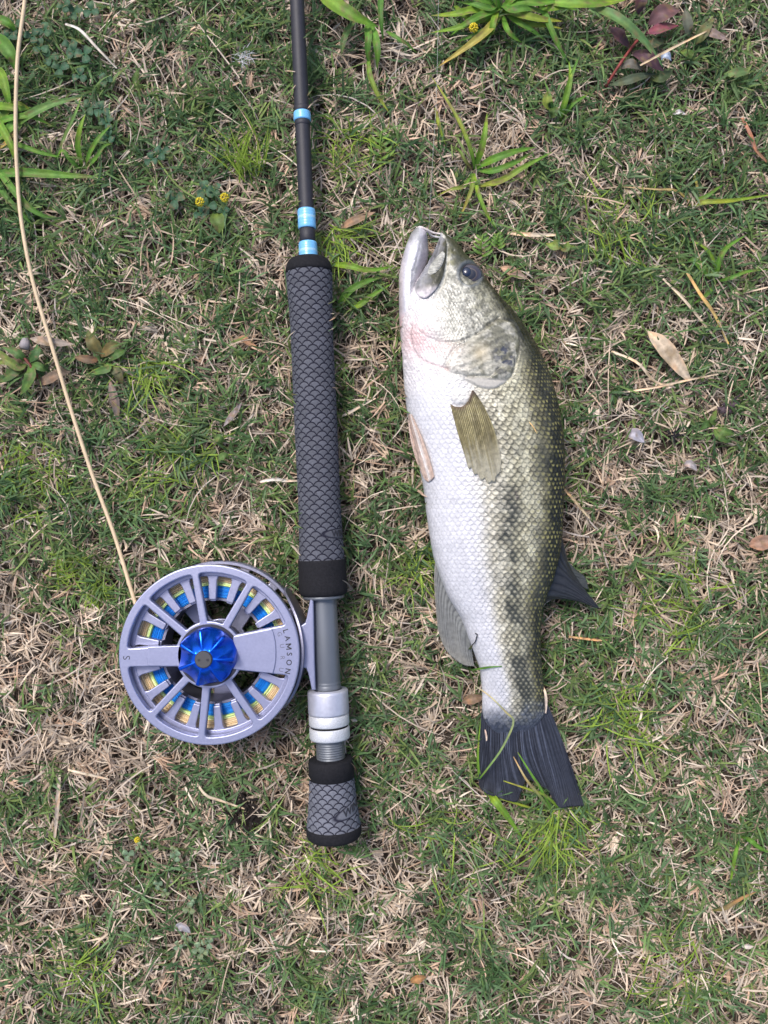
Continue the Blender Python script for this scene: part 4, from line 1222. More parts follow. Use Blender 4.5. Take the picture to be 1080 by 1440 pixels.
clump('broad leaf grass shoot hanging down right of the rod tip', (522, 34), [
    ([(440, -22, .016), (470, 6, .024), (500, 24, .026), (532, 38, .016)], 21, G3, G1),
    ([(516, 32, .012), (518, 50, .020), (517, 70, .018), (518, 92, .010)], 10, G1, G2),
    ([(522, 34, .012), (528, 55, .018), (531, 75, .018), (530, 98, .010)], 11, G1, G2),
    ([(518, 80, .011), (520, 105, .015), (532, 135, .014), (548, 160, .010)], 7, G1, G4),
    ([(500, 28, .010), (488, 45, .015), (482, 62, .015), (480, 78, .010)], 9, G2, (.14, .21, .10)),
    ([(537, -20, .014), (535, 8, .020), (536, 32, .020), (539, 58, .012)], 8, G2, G2),
    ([(543, 44, .012), (556, 52, .017), (572, 62, .016), (586, 74, .010)], 6, G2, G2)])
clump('dense bright green grass clump with one yellowing blade at the top edge', (705, 18), [
    ([(702, 22, .012), (688, 40, .022), (662, 62, .022), (616, 94, .013)], 12, G4, YL),
    ([(702, 15, .012), (672, 30, .022), (640, 40, .022), (606, 46, .014)], 9, G1, G3),
    ([(700, 10, .012), (660, 15, .022), (640, 20, .022), (606, 22, .014)], 11, G3, G3),
    ([(700, 8, .012), (672, -2, .022), (650, -8, .022), (630, -14, .016)], 10, G1, G1),
    ([(706, 14, .012), (730, 20, .022), (760, 27, .022), (792, 30, .014)], 12, G1, G4),
    ([(704, 10, .012), (728, 2, .022), (760, 4, .024), (800, 0, .016)], 13, G1, G1),
    ([(704, 16, .012), (696, -2, .022), (690, -12, .024), (684, -24, .020)], 10, G1, G2),
    ([(706, 18, .012), (692, 36, .020), (670, 48, .020), (640, 60, .013)], 8, G2, G1),
    ([(708, 12, .012), (722, -4, .022), (738, -14, .022), (750, -24, .018)], 12, G1, G3),
    ([(704, 20, .010), (690, 28, .016), (668, 30, .018), (640, 34, .012)], 8, G3, G1),
    ([(706, 18, .010), (712, 40, .018), (722, 52, .016), (734, 60, .010)], 8, G1, G1),
    ([(710, 14, .010), (740, 34, .018), (768, 36, .018), (790, 40, .012)], 7, G2, G4),
    ([(704, 12, .014), (676, 22, .024), (654, 34, .024), (634, 50, .014)], 10, G1, G1),
    ([(706, 8, .014), (720, 14, .024), (744, 12, .024), (776, 22, .015)], 11, G2, G1),
    ([(700, 6, .014), (688, 12, .022), (666, 6, .022), (642, 2, .015)], 9, G2, G1),
    ([(708, 16, .012), (726, 30, .019), (750, 44, .018), (768, 58, .010)], 8, G1, G2),
    ([(700, 14, .012), (694, 30, .022), (690, 46, .020), (676, 56, .012)], 9, G3, G1),
    ([(712, 4, .014), (734, -6, .024), (760, -8, .024), (790, -14, .016)], 10, G1, G3),
    ([(640, 8, .010), (650, 20, .018), (664, 28, .018), (690, 30, .012)], 9, G3, G1)])
clump('grass clump sending long blades to the purple weed in the top corner', (782, 4), [
    ([(760, 2, .016), (810, 4, .026), (850, 3, .026), (890, -4, .020)], 17, G1, G3),
    ([(826, 8, .020), (866, 24, .028), (902, 54, .027), (934, 96, .016)], 14, (.10, .20, .06), (.12, .24, .09)),
    ([(756, -6, .012), (770, 30, .020), (784, 62, .018), (800, 90, .010)], 9, G1, G2),
    ([(758, 12, .012), (774, 12, .020), (790, 10, .020), (812, 14, .014)], 10, G3, G1)])
clump('star shaped grass clump with narrow blades above the fish head', (668, 238), [
    ([(668, 238, .006), (660, 205, .018), (640, 160, .018), (606, 106, .010)], 6, G1, G4),
    ([(668, 236, .006), (677, 210, .020), (682, 185, .024), (685, 158, .020)], 9, G1, G3),
    ([(670, 236, .006), (694, 224, .020), (722, 214, .022), (754, 207, .015)], 11, G1, G1),
    ([(671, 240, .006), (695, 240, .018), (725, 228, .018), (752, 212, .012)], 9, G2, G1),
    ([(674, 262, .008), (705, 254, .018), (735, 236, .022), (776, 214, .016)], 9, G4, G1),
    ([(667, 244, .006), (672, 270, .016), (684, 300, .016), (700, 326, .010)], 6, G3, G1),
    ([(665, 244, .006), (664, 262, .014), (656, 285, .013), (646, 306, .008)], 6, G1, YL),
    ([(664, 244, .006), (652, 262, .013), (636, 266, .013), (616, 274, .008)], 6, G2, G4),
    ([(612, 152, .008), (616, 170, .013), (620, 186, .013), (627, 204, .008)], 5, G4, G3),
    ([(664, 238, .005), (654, 226, .012), (648, 214, .012), (640, 206, .008)], 5, (.18, .15, .06), G1)])
clump('upright thin grass shoot with a yellow joint below the top edge clump', (790, 168), [
    ([(788, 170, .004), (796, 130, .014), (806, 100, .018), (814, 80, .016)], 6, G1, G2),
    ([(786, 172, .004), (794, 145, .015), (802, 112, .018), (800, 86, .016)], 8, G1, G3),
    ([(786, 172, .004), (776, 148, .013), (772, 130, .015), (764, 112, .012)], 5, G2, G2),
    ([(788, 170, .004), (804, 148, .013), (818, 138, .014), (828, 132, .010)], 5, G1, G1)], None)
clump('green grass shoot against the right edge of the rod grip top', (468, 372), [
    ([(466, 372, .008), (490, 374, .018), (520, 380, .018), (556, 374, .012)], 9, G3, G1),
    ([(474, 440, .005), (486, 415, .013), (510, 398, .015), (548, 386, .011)], 10, G1, G2),
    ([(486, 424, .005), (502, 430, .012), (520, 418, .013), (552, 398, .010)], 9, G3, G1)], None)
clump('grass tuft with a yellow stem base at the right edge', (974, 284), [
    ([(968, 288, .006), (995, 284, .014), (1030, 282, .015), (1095, 272, .012)], 7, G4, G3),
    ([(972, 284, .006), (990, 278, .013), (1004, 268, .014), (1020, 258, .010)], 6, G1, G2),
    ([(970, 284, .006), (950, 268, .012), (920, 266, .012), (866, 262, .010)], 3.5, YL, DRY),
    ([(972, 286, .006), (980, 262, .010), (976, 250, .010), (980, 238, .008)], 4, YL, G4)], None)
clump('soft green grass clump by the right edge below the yellow stem', (1008, 396), [
    ([(1006, 398, .004), (1010, 370, .013), (1022, 348, .016), (1050, 330, .012)], 8, G1, G1),
    ([(1004, 396, .004), (986, 376, .013), (976, 366, .014), (966, 368, .010)], 11, G1, G2),
    ([(1008, 396, .004), (1030, 390, .013), (1050, 382, .014), (1085, 378, .010)], 6, G2, G1),
    ([(1006, 398, .004), (996, 412, .012), (986, 420, .012), (974, 428, .008)], 6, G2, G2),
    ([(1010, 392, .004), (1000, 360, .013), (985, 344, .014), (968, 340, .010)], 5, G1, G3)], None)
clump('bent grass blades under the tip of the tail fin', (690, 1118), [
    ([(688, 1115, .008), (698, 1128, .017), (712, 1146, .016), (736, 1180, .008)], 11, G3, G1),
    ([(684, 1120, .006), (674, 1090, .014), (672, 1056, .016), (676, 1012, .018)], 4, G1, G3),
    ([(690, 1116, .006), (710, 1124, .013), (740, 1134, .012), (776, 1142, .008)], 4, G4, G3)], None)
clump('green grass blades in the lower right corner region', (1042, 1178), [
    ([(1040, 1178, .005), (1034, 1200, .013), (1030, 1222, .013), (1026, 1250, .008)], 6, G1, G3),
    ([(1042, 1176, .005), (1056, 1182, .014), (1068, 1192, .014), (1090, 1202, .010)], 7, G1, G1),
    ([(1000, 1280, .005), (1020, 1276, .013), (1040, 1264, .014), (1064, 1254, .010)], 7, (.12, .14, .05), (.48, .28, .14))], None)

# single blades and dry stems
single('grass_stalk', 'thin green and straw blade bent across the tail base of the fish', 'grass blade',
       [(674, 1095, .016), (686, 1080, .022), (706, 1052, .024), (722, 1016, .0255), (712, 1002, .026), (690, 980, .027), (668, 964, .020)], 3, c0=G1, c1=(.45, .42, .28), n=24, fold=.2, prof=[(0, .8), (.5, 1), (1, .4)])
for lab, pts, c0, c1, wd in (
    ('straw tipped green blade lying over the middle of the tail fin', [(776, 1142, .010), (758, 1118, .018), (740, 1096, .019), (722, 1064, .018)], G2, DRY, 4),
    ('green blade leaning over the tail fin toward its fork', [(775, 1138, .010), (762, 1112, .018), (748, 1090, .019), (728, 1058, .019)], G1, G1, 4),
    ('olive blade crossing the fork of the tail fin sideways', [(786, 1136, .010), (766, 1118, .017), (744, 1110, .017), (708, 1098, .017)], G1, G4, 4),
    ('short green blade lying on the narrow part of the fish body', [(664, 942, .022), (676, 940, .0285), (690, 938, .0320), (706, 937, .0335)], G2, G2, 3)):
    single('grass_stalk', lab, 'grass blade', pts, wd, c0=c0, c1=c1, n=14, fold=.2, prof=[(0, .8), (.5, 1), (1, .35)])
for lab, pts, c0, c1, wd in (
    ('white dead stalk lying near the top left clovers', [(92, 34, .016), (112, 42, .018), (135, 66, .018), (164, 96, .012)], (.62, .60, .55), (.55, .50, .42), 4),
    ('yellow dry stalk standing out right of the pale dead leaf', [(966, 384, .012), (985, 415, .016), (1004, 442, .016), (1024, 484, .010)], (.50, .34, .16), (.46, .36, .12), 5),
    ('straw stalk just left of the yellow dry stalk', [(932, 392, .010), (960, 420, .014), (985, 450, .014), (1010, 480, .008)], (.55, .45, .34), (.50, .40, .28), 4),
    ('pale straw crossing the pale dead leaf end', [(874, 552, .010), (920, 545, .013), (960, 536, .013), (1010, 526, .010)], (.56, .45, .33), (.50, .40, .28), 3.5),
    ('forked straw stem left of the pale dead leaf', [(860, 494, .009), (896, 510, .013), (920, 536, .013), (950, 545, .009)], (.58, .49, .38), (.52, .42, .30), 4),
    ('long straw beside the back of the fish above the dorsal fin', [(792, 686, .010), (804, 700, .014), (816, 714, .014), (829, 729, .009)], (.60, .46, .28), (.58, .46, .30), 4),
    ('orange straw lying flat below the dorsal fin', [(800, 895, .009), (822, 898, .012), (842, 900, .012), (856, 900, .009)], (.52, .33, .17), (.50, .33, .18), 3.5),
    ('reddish brown twig by the right edge near the top', [(1043, 166, .010), (1054, 188, .013), (1062, 210, .013), (1078, 228, .010)], (.30, .15, .10), (.27, .14, .09), 6),
    ('white twig touching the left side of the rod grip', [(366, 678, .011), (385, 674, .014), (400, 676, .014), (418, 676, .010)], (.60, .57, .52), (.52, .48, .42), 5),
    ('thick grey stem lying at the left edge below the reel', [(84, 1090, .010), (82, 1120, .014), (80, 1150, .014), (76, 1184, .010)], (.40, .34, .28), (.36, .30, .24), 6),
    ('curved straw left of the black debris patch', [(276, 1100, .010), (290, 1118, .014), (312, 1126, .014), (346, 1138, .010)], (.55, .46, .34), (.50, .41, .30), 4),
    ('pale straw arching under the reel in the dry patch', [(96, 1082, .010), (116, 1087, .014), (134, 1091, .014), (154, 1096, .010)], (.58, .50, .38), (.52, .43, .32), 4),
    ('forked straw pointing at the fish snout from the right', [(714, 328, .010), (740, 330, .013), (762, 331, .013), (786, 330, .009)], (.62, .52, .40), (.56, .46, .34), 6),
    ('thin straw across the purple weed leaves', [(900, 92, .022), (930, 76, .024), (965, 58, .023), (1002, 40, .014)], (.52, .40, .26), (.56, .46, .32), 3.5),
    ('straw stem crossing the grass right of the rod grip middle', [(478, 586, .010), (492, 580, .013), (506, 572, .013), (528, 560, .009)], (.62, .55, .45), (.56, .48, .38), 4)):
    single('dry_stem', lab, 'dry stem', pts, wd, c0=c0, c1=c1, n=14, fold=.5, matr='dryleaf', prof=[(0, .7), (.5, 1), (1, .5)], group='loose dry stems on the lawn')

tube('fibre', [P(668, 891, .034), P(671, 892, .0345), P(670, 897, .034), P(668, 903, .033), P(664, 907, .031)], .0003, M['ink'], None, 14, 6, origin=P(668, 897, .033))
tag(bpy.data.objects['fibre'], 'tiny dark curled fibre stuck on the belly above the tail', 'fibre')
single('straw_scrap', 'tan straw scrap stuck at the back edge of the tail base', 'straw scrap', [(764, 966, .021), (767, 976, .0225), (768, 990, .0225), (767, 1003, .020)], 4, c0=(.50, .40, .32), c1=(.56, .46, .38), n=8, fold=.4, matr='dryleaf', prof=[(0, .5), (.5, 1), (1, .5)])
single('straw_scrap', 'short tan straw scrap on the left part of the tail fin', 'straw scrap', [(682, 1026, .0185), (683, 1031, .019), (684, 1036, .019), (684, 1042, .0185)], 3, c0=(.46, .34, .28), c1=(.50, .40, .32), n=6, fold=.4, matr='dryleaf', prof=[(0, .5), (.5, 1), (1, .5)])
single('straw_scrap', 'thin straw scrap lying on the flank beside the pectoral fin', 'straw scrap', [(744, 593, .050), (748, 598, .0505), (752, 604, .050), (755, 610, .049)], 2, c0=(.46, .38, .20), c1=(.40, .33, .18), n=6, fold=.4, matr='dryleaf', prof=[(0, .5), (.5, 1), (1, .5)])
# dead leaves
for lab, pts, c0, c1, wd in (
    ('pale tan dead leaf right of the fish shoulder', [(911, 466, .010), (930, 484, .014), (952, 512, .015), (974, 541, .010)], (.42, .34, .25), (.46, .37, .27), 24),
    ('brown dead leaf between the rod wraps and the fish mouth', [(478, 322, .009), (492, 313, .013), (510, 305, .013), (528, 298, .009)], (.22, .16, .11), (.30, .21, .15), 12),
    ('grey brown dead leaf above the weed by the fly line', [(42, 476, .012), (60, 479, .016), (82, 482, .016), (104, 484, .012)], (.27, .22, .18), (.30, .25, .21), 13),
    ('curled brown dead leaf under the fly line', [(48, 540, .010), (66, 534, .014), (82, 526, .015), (100, 522, .010)], (.17, .12, .09), (.24, .18, .13), 15),
    ('reddish brown dead leaf cut by the right edge', [(1054, 768, .010), (1066, 764, .014), (1080, 762, .014), (1098, 760, .010)], (.30, .19, .14), (.33, .21, .15), 22),
    ('brown dead leaf against the belly side of the tail', [(650, 988, .009), (660, 984, .013), (670, 982, .013), (682, 980, .009)], (.22, .15, .10), (.25, .17, .12), 15),
    ('grey bark chip left of the rod grip near the reel', [(154, 534, .009), (160, 558, .013), (163, 572, .013), (166, 594, .009)], (.15, .12, .11), (.12, .10, .09), 14),
    ('grey seed husk near the middle of the left lawn', [(340, 566, .010), (330, 580, .014), (322, 590, .014), (314, 600, .010)], (.22, .18, .18), (.30, .26, .25), 9),
    ('orange brown dead leaf near the bottom edge', [(578, 1382, .010), (584, 1378, .014), (592, 1376, .014), (600, 1374, .010)], (.42, .21, .08), (.36, .20, .09), 13),
    ('tan dead leaf right of the fish eye', [(704, 376, .009), (716, 380, .012), (728, 386, .012), (742, 392, .009)], (.32, .23, .17), (.30, .22, .17), 14),
    ('grey dead leaf behind the purple weed', [(985, 48, .012), (998, 46, .016), (1010, 50, .016), (1026, 56, .011)], (.28, .21, .18), (.25, .19, .17), 13),
    ('dry orange leaf scrap on the left lawn', [(334, 478, .009), (342, 476, .012), (350, 482, .012), (362, 488, .009)], (.42, .22, .12), (.40, .22, .13), 9)):
    single('dead_leaf', lab, 'dead leaf', pts, wd, c0=c0, c1=c1, n=14, fold=.18, matr='dryleaf', prof=OV, group='dead leaves on the lawn')

# pale petals and scraps
for lab, pts, c, wd in (
    ('lavender white petal right of the fish back', [(882, 612, .010), (890, 610, .014), (897, 614, .014), (906, 622, .011)], (.50, .48, .55), 17),
    ('small grey petal below the lavender white petal', [(962, 655, .010), (968, 652, .013), (974, 655, .013), (980, 662, .010)], (.48, .43, .43), 11),
    ('pale blue petal under the purple weed', [(930, 84, .016), (935, 78, .020), (940, 80, .020), (944, 86, .016)], (.60, .68, .85), 11),
    ('white petal scrap in the lower right', [(1042, 1331, .010), (1048, 1330, .012), (1054, 1331, .012), (1060, 1331, .010)], (.62, .61, .60), 7),
    ('small white petal scrap right of the upper clump', [(946, 161, .010), (953, 158, .013), (958, 159, .013), (964, 160, .010)], (.70, .68, .70), 7),
    ('greyish petal in the lower left by the pale creeping weed', [(246, 1308, .010), (254, 1302, .014), (260, 1304, .014), (268, 1312, .010)], (.50, .47, .50), 14),
    ('white speck of petal touching the silver lock ring', [(493, 1011, .009), (497, 1012, .010), (499, 1013, .010), (503, 1014, .009)], (.60, .57, .50), 6)):
    single('petal', lab, 'petal', pts, wd, c0=c, c1=c, n=8, fold=.5, matr='petal', prof=OV, group='fallen petals and scraps')

# pebble / snail shell
V = []; n = 16
for i in range(9):
    for j in range(n):
        t = math.pi * i / 8; a = 2 * math.pi * j / n; w_ = 1 + .12 * math.sin(3 * a + i)
        p = P(35, 484, .0125); V.append(p + np.array([.0028 * w_ * math.sin(t) * math.cos(a), .0032 * w_ * math.sin(t) * math.sin(a), .0025 * math.cos(t)]))
tag(mesh('pebble', V, None, M['pebble'], None, None, True, quads=gridq(9, n, True), origin=P(35, 484, .010)), 'round grey pebble beside the weed at the left edge', 'pebble')

# white downy fluff
def tuft_mesh(px, py, n, rad, L, wd, col, e=(.1, .9), z0=.004, spread=6.28, az0=0., seed=0, cvar=.25, tip=None):
    r_ = np.random.default_rng(seed)
    k = S * .975
    a = r_.uniform(0, 6.28, n); rr = rad * np.sqrt(r_.random(n))
    x = (px - 540 + rr * np.cos(a)) * k; y = (720 - py + rr * np.sin(a)) * k
    az = az0 + r_.uniform(-spread / 2, spread / 2, n)
    e0 = r_.uniform(*e, n); e1 = e0 - r_.uniform(.3, .9, n)
    c = np.array(col)[None] * r_.uniform(1 - cvar, 1 + cvar, (n, 1))
    tp = None if tip is None else np.where(r_.random((n, 1)) < .4, np.array([tip]), c)
    return blades(x, y, np.full(n, z0), az, r_.uniform(.55, 1.15, n) * L, r_.uniform(.7, 1.2, n) * wd, e0, e1, r_.normal(0, .6, n), r_.normal(0, .5, n), c, 6, tp)
def tuft(name, label, cat, group, matr, px, py, *a, **k):
    V, Q, C = tuft_mesh(px, py, *a, **k)
    o = mesh(name, V, None, M[matr], None, C, True, quads=Q, origin=P(px, py, .003)); return tag(o, label, cat, group)
tuft('downy_fluff', 'tuft of pale grey down caught in the grass left of the rod', 'fluff', None, 'straw', 342, 78, 46, 10, .006, .00035, (.52, .53, .55), z0=.010, seed=3)

# fine yellow-green wisps
WISP = 'wispy yellow green grass tufts'
YG = (.23, .34, .05)
for i, (lab, px, py, n, rad, L, wd, e, sp, az0) in enumerate((
    ('wispy tuft beside the rod wraps on its left', 350, 232, 34, 26, .024, .0008, (.3, 1.1), 2.6, 1.5),
    ('wispy tuft along the left edge above the reel', 40, 672, 60, 55, .014, .0007, (.2, .9), 6.28, 0),
    ('bright wispy tuft left of the fly line end', 95, 800, 50, 26, .011, .0007, (.3, 1.0), 6.28, 0),
    ('wispy tuft just above the top of the reel', 133, 838, 26, 18, .012, .0007, (.2, .8), 6.28, 0),
    ('loose wispy tuft in the lawn right of the tail', 880, 1010, 30, 40, .030, .0008, (.1, .6), 6.28, 0),
    ('wispy tuft growing below the tail fin tip', 792, 1158, 34, 34, .034, .0008, (.1, .7), 2.2, -1.6),
    ('wispy tuft between the rod grip and the left lawn weeds', 195, 520, 26, 26, .030, .0008, (.1, .6), 3.4, -1.6),
    ('wispy tuft on the right between fish belly and edge', 960, 870, 30, 60, .030, .0007, (.05, .4), 6.28, 0),
    ('feathery wispy tuft in front of the top band of the rod', 500, 205, 46, 42, .017, .0007, (.2, .9), 6.28, 0),
    ('wispy tuft right of the lowest rod wrap', 470, 330, 26, 22, .026, .0008, (.1, .7), 3, -.9),
    ('wispy tuft near the bottom edge below the butt', 450, 1230, 30, 40, .024, .0007, (.1, .6), 6.28, 0),
    ('wispy tuft in the bottom left corner area', 120, 1380, 34, 60, .022, .0008, (.1, .7), 6.28, 0),
    ('wispy tuft at the top right beside the narrow shoots', 870, 320, 30, 60, .022, .0008, (.1, .6), 6.28, 0),
    ('wispy tuft along the belly of the fish', 590, 790, 22, 30, .026, .0007, (.1, .5), 3, -1.2),
    ('wispy tuft in the middle lawn above the reel', 250, 640, 26, 50, .028, .0007, (.1, .5), 6.28, 0),
    ('wispy tuft lower down between butt and tail', 640, 1200, 26, 60, .022, .0007, (.1, .5), 6.28, 0),
    ('wispy tuft by the bottom right corner', 960, 1370, 26, 60, .024, .0007, (.1, .5), 6.28, 0))):
    tuft('grass_tuft', lab, 'grass tuft', WISP, 'green', px, py, int(n * 1.7), rad, L, wd, YG, e=e, z0=.0085, spread=sp, az0=az0, seed=100 + i, tip=(.34, .30, .10))

# blades bent up against the rod and the fish, their tips over the edge
def edge_blades():
    r_ = np.random.default_rng(77); parts = []
    def one(xe, ye, nx, ny, inside, ze, zt):
        tx, ty = -ny, nx
        o = r_.uniform(6, 14); sl = r_.uniform(-16, 16); dd = inside
        p = [(xe + nx * o - tx * sl, ye + ny * o - ty * sl, .006), (xe + nx * o * .45 - tx * sl * .5, ye + ny * o * .45 - ty * sl * .5, .006 + (ze - .006) * .6),
             (xe + nx * 1.5, ye + ny * 1.5, ze + .002), (xe - nx * dd + tx * sl * .4, ye - ny * dd + ty * sl * .4, zt)]
        g = r_.random() < .6
        c = GREEN[r_.integers(len(GREEN))] if g else STRAW[r_.integers(len(STRAW))] * .85
        parts.append(leaf_mesh(p, r_.uniform(2.6, 4.0), c0=c, c1=c * r_.uniform(.9, 1.3), n=9, fold=.25, prof=[(0, .8), (.5, 1), (1, .1)]))
    for y in list(r_.uniform(20, 350, 8)) + list(r_.uniform(390, 830, 20)) + list(r_.uniform(1070, 1170, 6)):
        rad = float(np.interp(y, [0, 364, 384, 470, 785, 835, 1066, 1093, 1160], [10, 11, 33, 29.6, 32, 34, 31.6, 32, 38]))
        s_ = -1 if r_.random() < .5 else 1
        if s_ < 0 and y > 780 and y < 1060: s_ = 1
        d = r_.uniform(1, min(7, rad * .4))
        one(float(rod_x(y)) + s_ * rad, y, s_, 0, d, ROD_Z, ROD_Z + rad * KROD * math.sqrt(max(0, 1 - (1 - d / rad) ** 2)) + .0022)
    for y in list(r_.uniform(430, 960, 18)):
        s_ = -1 if r_.random() < .5 else 1
        x = float(fxl(y) if s_ < 0 else fxr(y)); a_ = float(fxr(y) - fxl(y)) / 2; d = r_.uniform(1, 5)
        one(x, y, s_, 0, d, float(fish_z(y)), float(fish_z(y) + fish_b(y) * math.sqrt(1 - (1 - d / a_) ** 2)) + .0022)
    V, Q, C = merge(parts)
    tag(mesh('overlapping_grass', V, None, M['green'], None, C, True, quads=Q), 'scattered blades bent over the edges of the rod and the fish', 'grass', None, 'stuff')
edge_blades()

# dark rotten debris
tuft('rotten_leaf', 'black rotten leaf scraps in the grass left of the rod butt', 'rotten leaf', None, 'dryleaf', 342, 1144, 60, 20, .009, .0016, (.016, .012, .010), e=(-.1, .5), z0=.010, seed=9)
tuft('rotten_leaf', 'small black scrap of debris right of the fish shoulder', 'rotten leaf', None, 'dryleaf', 947, 611, 12, 5, .005, .0014, (.014, .013, .016), e=(-.1, .4), z0=.010, seed=10)
tuft('rotten_leaf', 'dark purple scrap of debris by the right hand leaf litter', 'rotten leaf', None, 'dryleaf', 1026, 572, 18, 9, .006, .0016, (.07, .05, .06), e=(-.1, .4), z0=.010, seed=11)

# clovers
def clover_leaf(t, x, y, r, z, a0, c):
    for k_ in range(3):
        a = a0 + k_ * 2.094
        p = [(x, y, z - .001), (x + .35 * r * math.cos(a), y - .35 * r * math.sin(a), z), (x + .75 * r * math.cos(a), y - .75 * r * math.sin(a), z + .0004), (x + r * math.cos(a), y - r * math.sin(a), z)]
        leaf('leaflet', t, p, r * .95, c0=c, c1=tuple(np.array(c) * 1.15), n=8, fold=.15, prof=[(0, .1), (.25, .62), (.6, 1), (.85, .85), (1, .45)])
CL = (.040, .105, .055)
def clover(label, x, y, lv, group='clover plants', stems=True, c=CL):
    t = thing('clover', P(x, y, .003), label, 'clover', group)
    for i, (lx, ly, r) in enumerate(lv):
        z = .014 + .004 * ((i * 7) % 5) / 5
        clover_leaf(t, lx, ly, r, z, i * 1.3 + .4, c)
        if stems: tube('stalk', [P(x, y, .004), P((x + lx) / 2, (y + ly) / 2, .011), P(lx, ly, z - .0012)], .0004, M['leaf'], t, 6, 5, (.10, .17, .06))
    return t
clover('dark clover patch in the top left corner by the fly line', 40, 60, [(20, 36, 13), (57, 66, 12), (45, 50, 11), (12, 52, 12), (62, 42, 11)])
clover('dark clover patch right of the fly line near the top', 96, 84, [(84, 96, 13), (104, 72, 12), (118, 76, 13), (70, 80, 12), (112, 106, 11), (98, 64, 11)])
clover('dark clover under the white dead stalk', 140, 140, [(127, 150, 12), (143, 154, 12), (150, 172, 11), (148, 112, 10), (152, 192, 10)])
clover('clover sprig at the top edge left of the rod', 110, 16, [(104, 16, 12), (128, 14, 12), (90, 8, 10)])
clover('lone two leaf clover above the yellow flowers', 222, 216, [(228, 214, 11), (212, 224, 10)])
t = clover('clover plant with two small yellow flower heads', 300, 300, [(246, 280, 14), (288, 268, 14), (302, 266, 10), (292, 290, 13), (282, 300, 10), (314, 298, 9)])
leaf('leaf', t, [(304, 296, .010), (305, 306, .014), (308, 316, .015), (308, 328, .012)], 21, c0=(.09, .17, .04), c1=(.14, .20, .05), prof=OV, n=10)
tube('stalk', [P(222, 226, .010), P(250, 262, .014), P(280, 282, .014), P(300, 298, .010)], .0006, M['leaf'], t, 10, 6, (.20, .27, .08))
M['yellow'] = mat('yellow_floret', (.72, .58, .03), .6, nscale=300, namp=.2)
def flower(parent, x, y, z, r):
    V = []; F = []
    rr = random.Random(int(x))
    for k_ in range(26):
        th = math.acos(1 - 2 * (k_ + .5) / 26 * .75); ph = k_ * 2.4
        c_ = P(x, y, z) + np.array([math.sin(th) * math.cos(ph), math.sin(th) * math.sin(ph), math.cos(th)]) * r * S * .85
        b = len(V); q_ = r * S * .30
        for d in ((1, 0, 0), (-1, 0, 0), (0, 1, 0), (0, -1, 0), (0, 0, 1.4), (0, 0, -1)): V.append(c_ + np.array(d) * q_ * rr.uniform(.8, 1.2))
        F += [(b, b + 2, b + 4), (b + 2, b + 1, b + 4), (b + 1, b + 3, b + 4), (b + 3, b, b + 4), (b + 2, b, b + 5), (b + 1, b + 2, b + 5), (b + 3, b + 1, b + 5), (b, b + 3, b + 5)]
    return mesh('flower_head', V, F, M['yellow'], parent, None, True)
flower(t, 281, 284, .020, 6); flower(t, 316, 278, .021, 6)
for lab, x, y, z in (('small yellow flower head in the bright green clump at the top', 666, 39, .022), ('tiny yellow flower in the lower left lawn', 193, 1181, .013)):
    tf = thing('yellow_flower', P(x, y, .003), lab, 'flower', 'tiny yellow flowers')
    flower(tf, x, y, z, 6 if y < 100 else 4)
    tube('stalk', [P(x + 6, y + 14, .004), P(x + 4, y + 8, z * .6), P(x, y, z)], .0004, M['leaf'], tf, 6, 5, (.16, .24, .06))
GYC = (.17, .25, .15)
clover('pale grey green creeping weed in the lower left lawn', 272, 1336, [(262, 1322, 8), (278, 1334, 9), (292, 1326, 9), (284, 1340, 9), (266, 1278, 9), (270, 1264, 7), (250, 1330, 7)], None, True, GYC)
clover('small pale weed above the creeping weed', 224, 1246, [(222, 1244, 7), (232, 1256, 6), (247, 1204, 8), (244, 1196, 6)], None, True, GYC)
clover('small pale weed with a bright blade left of centre bottom', 186, 1204, [(180, 1202, 9), (196, 1190, 6)], None, True, GYC)

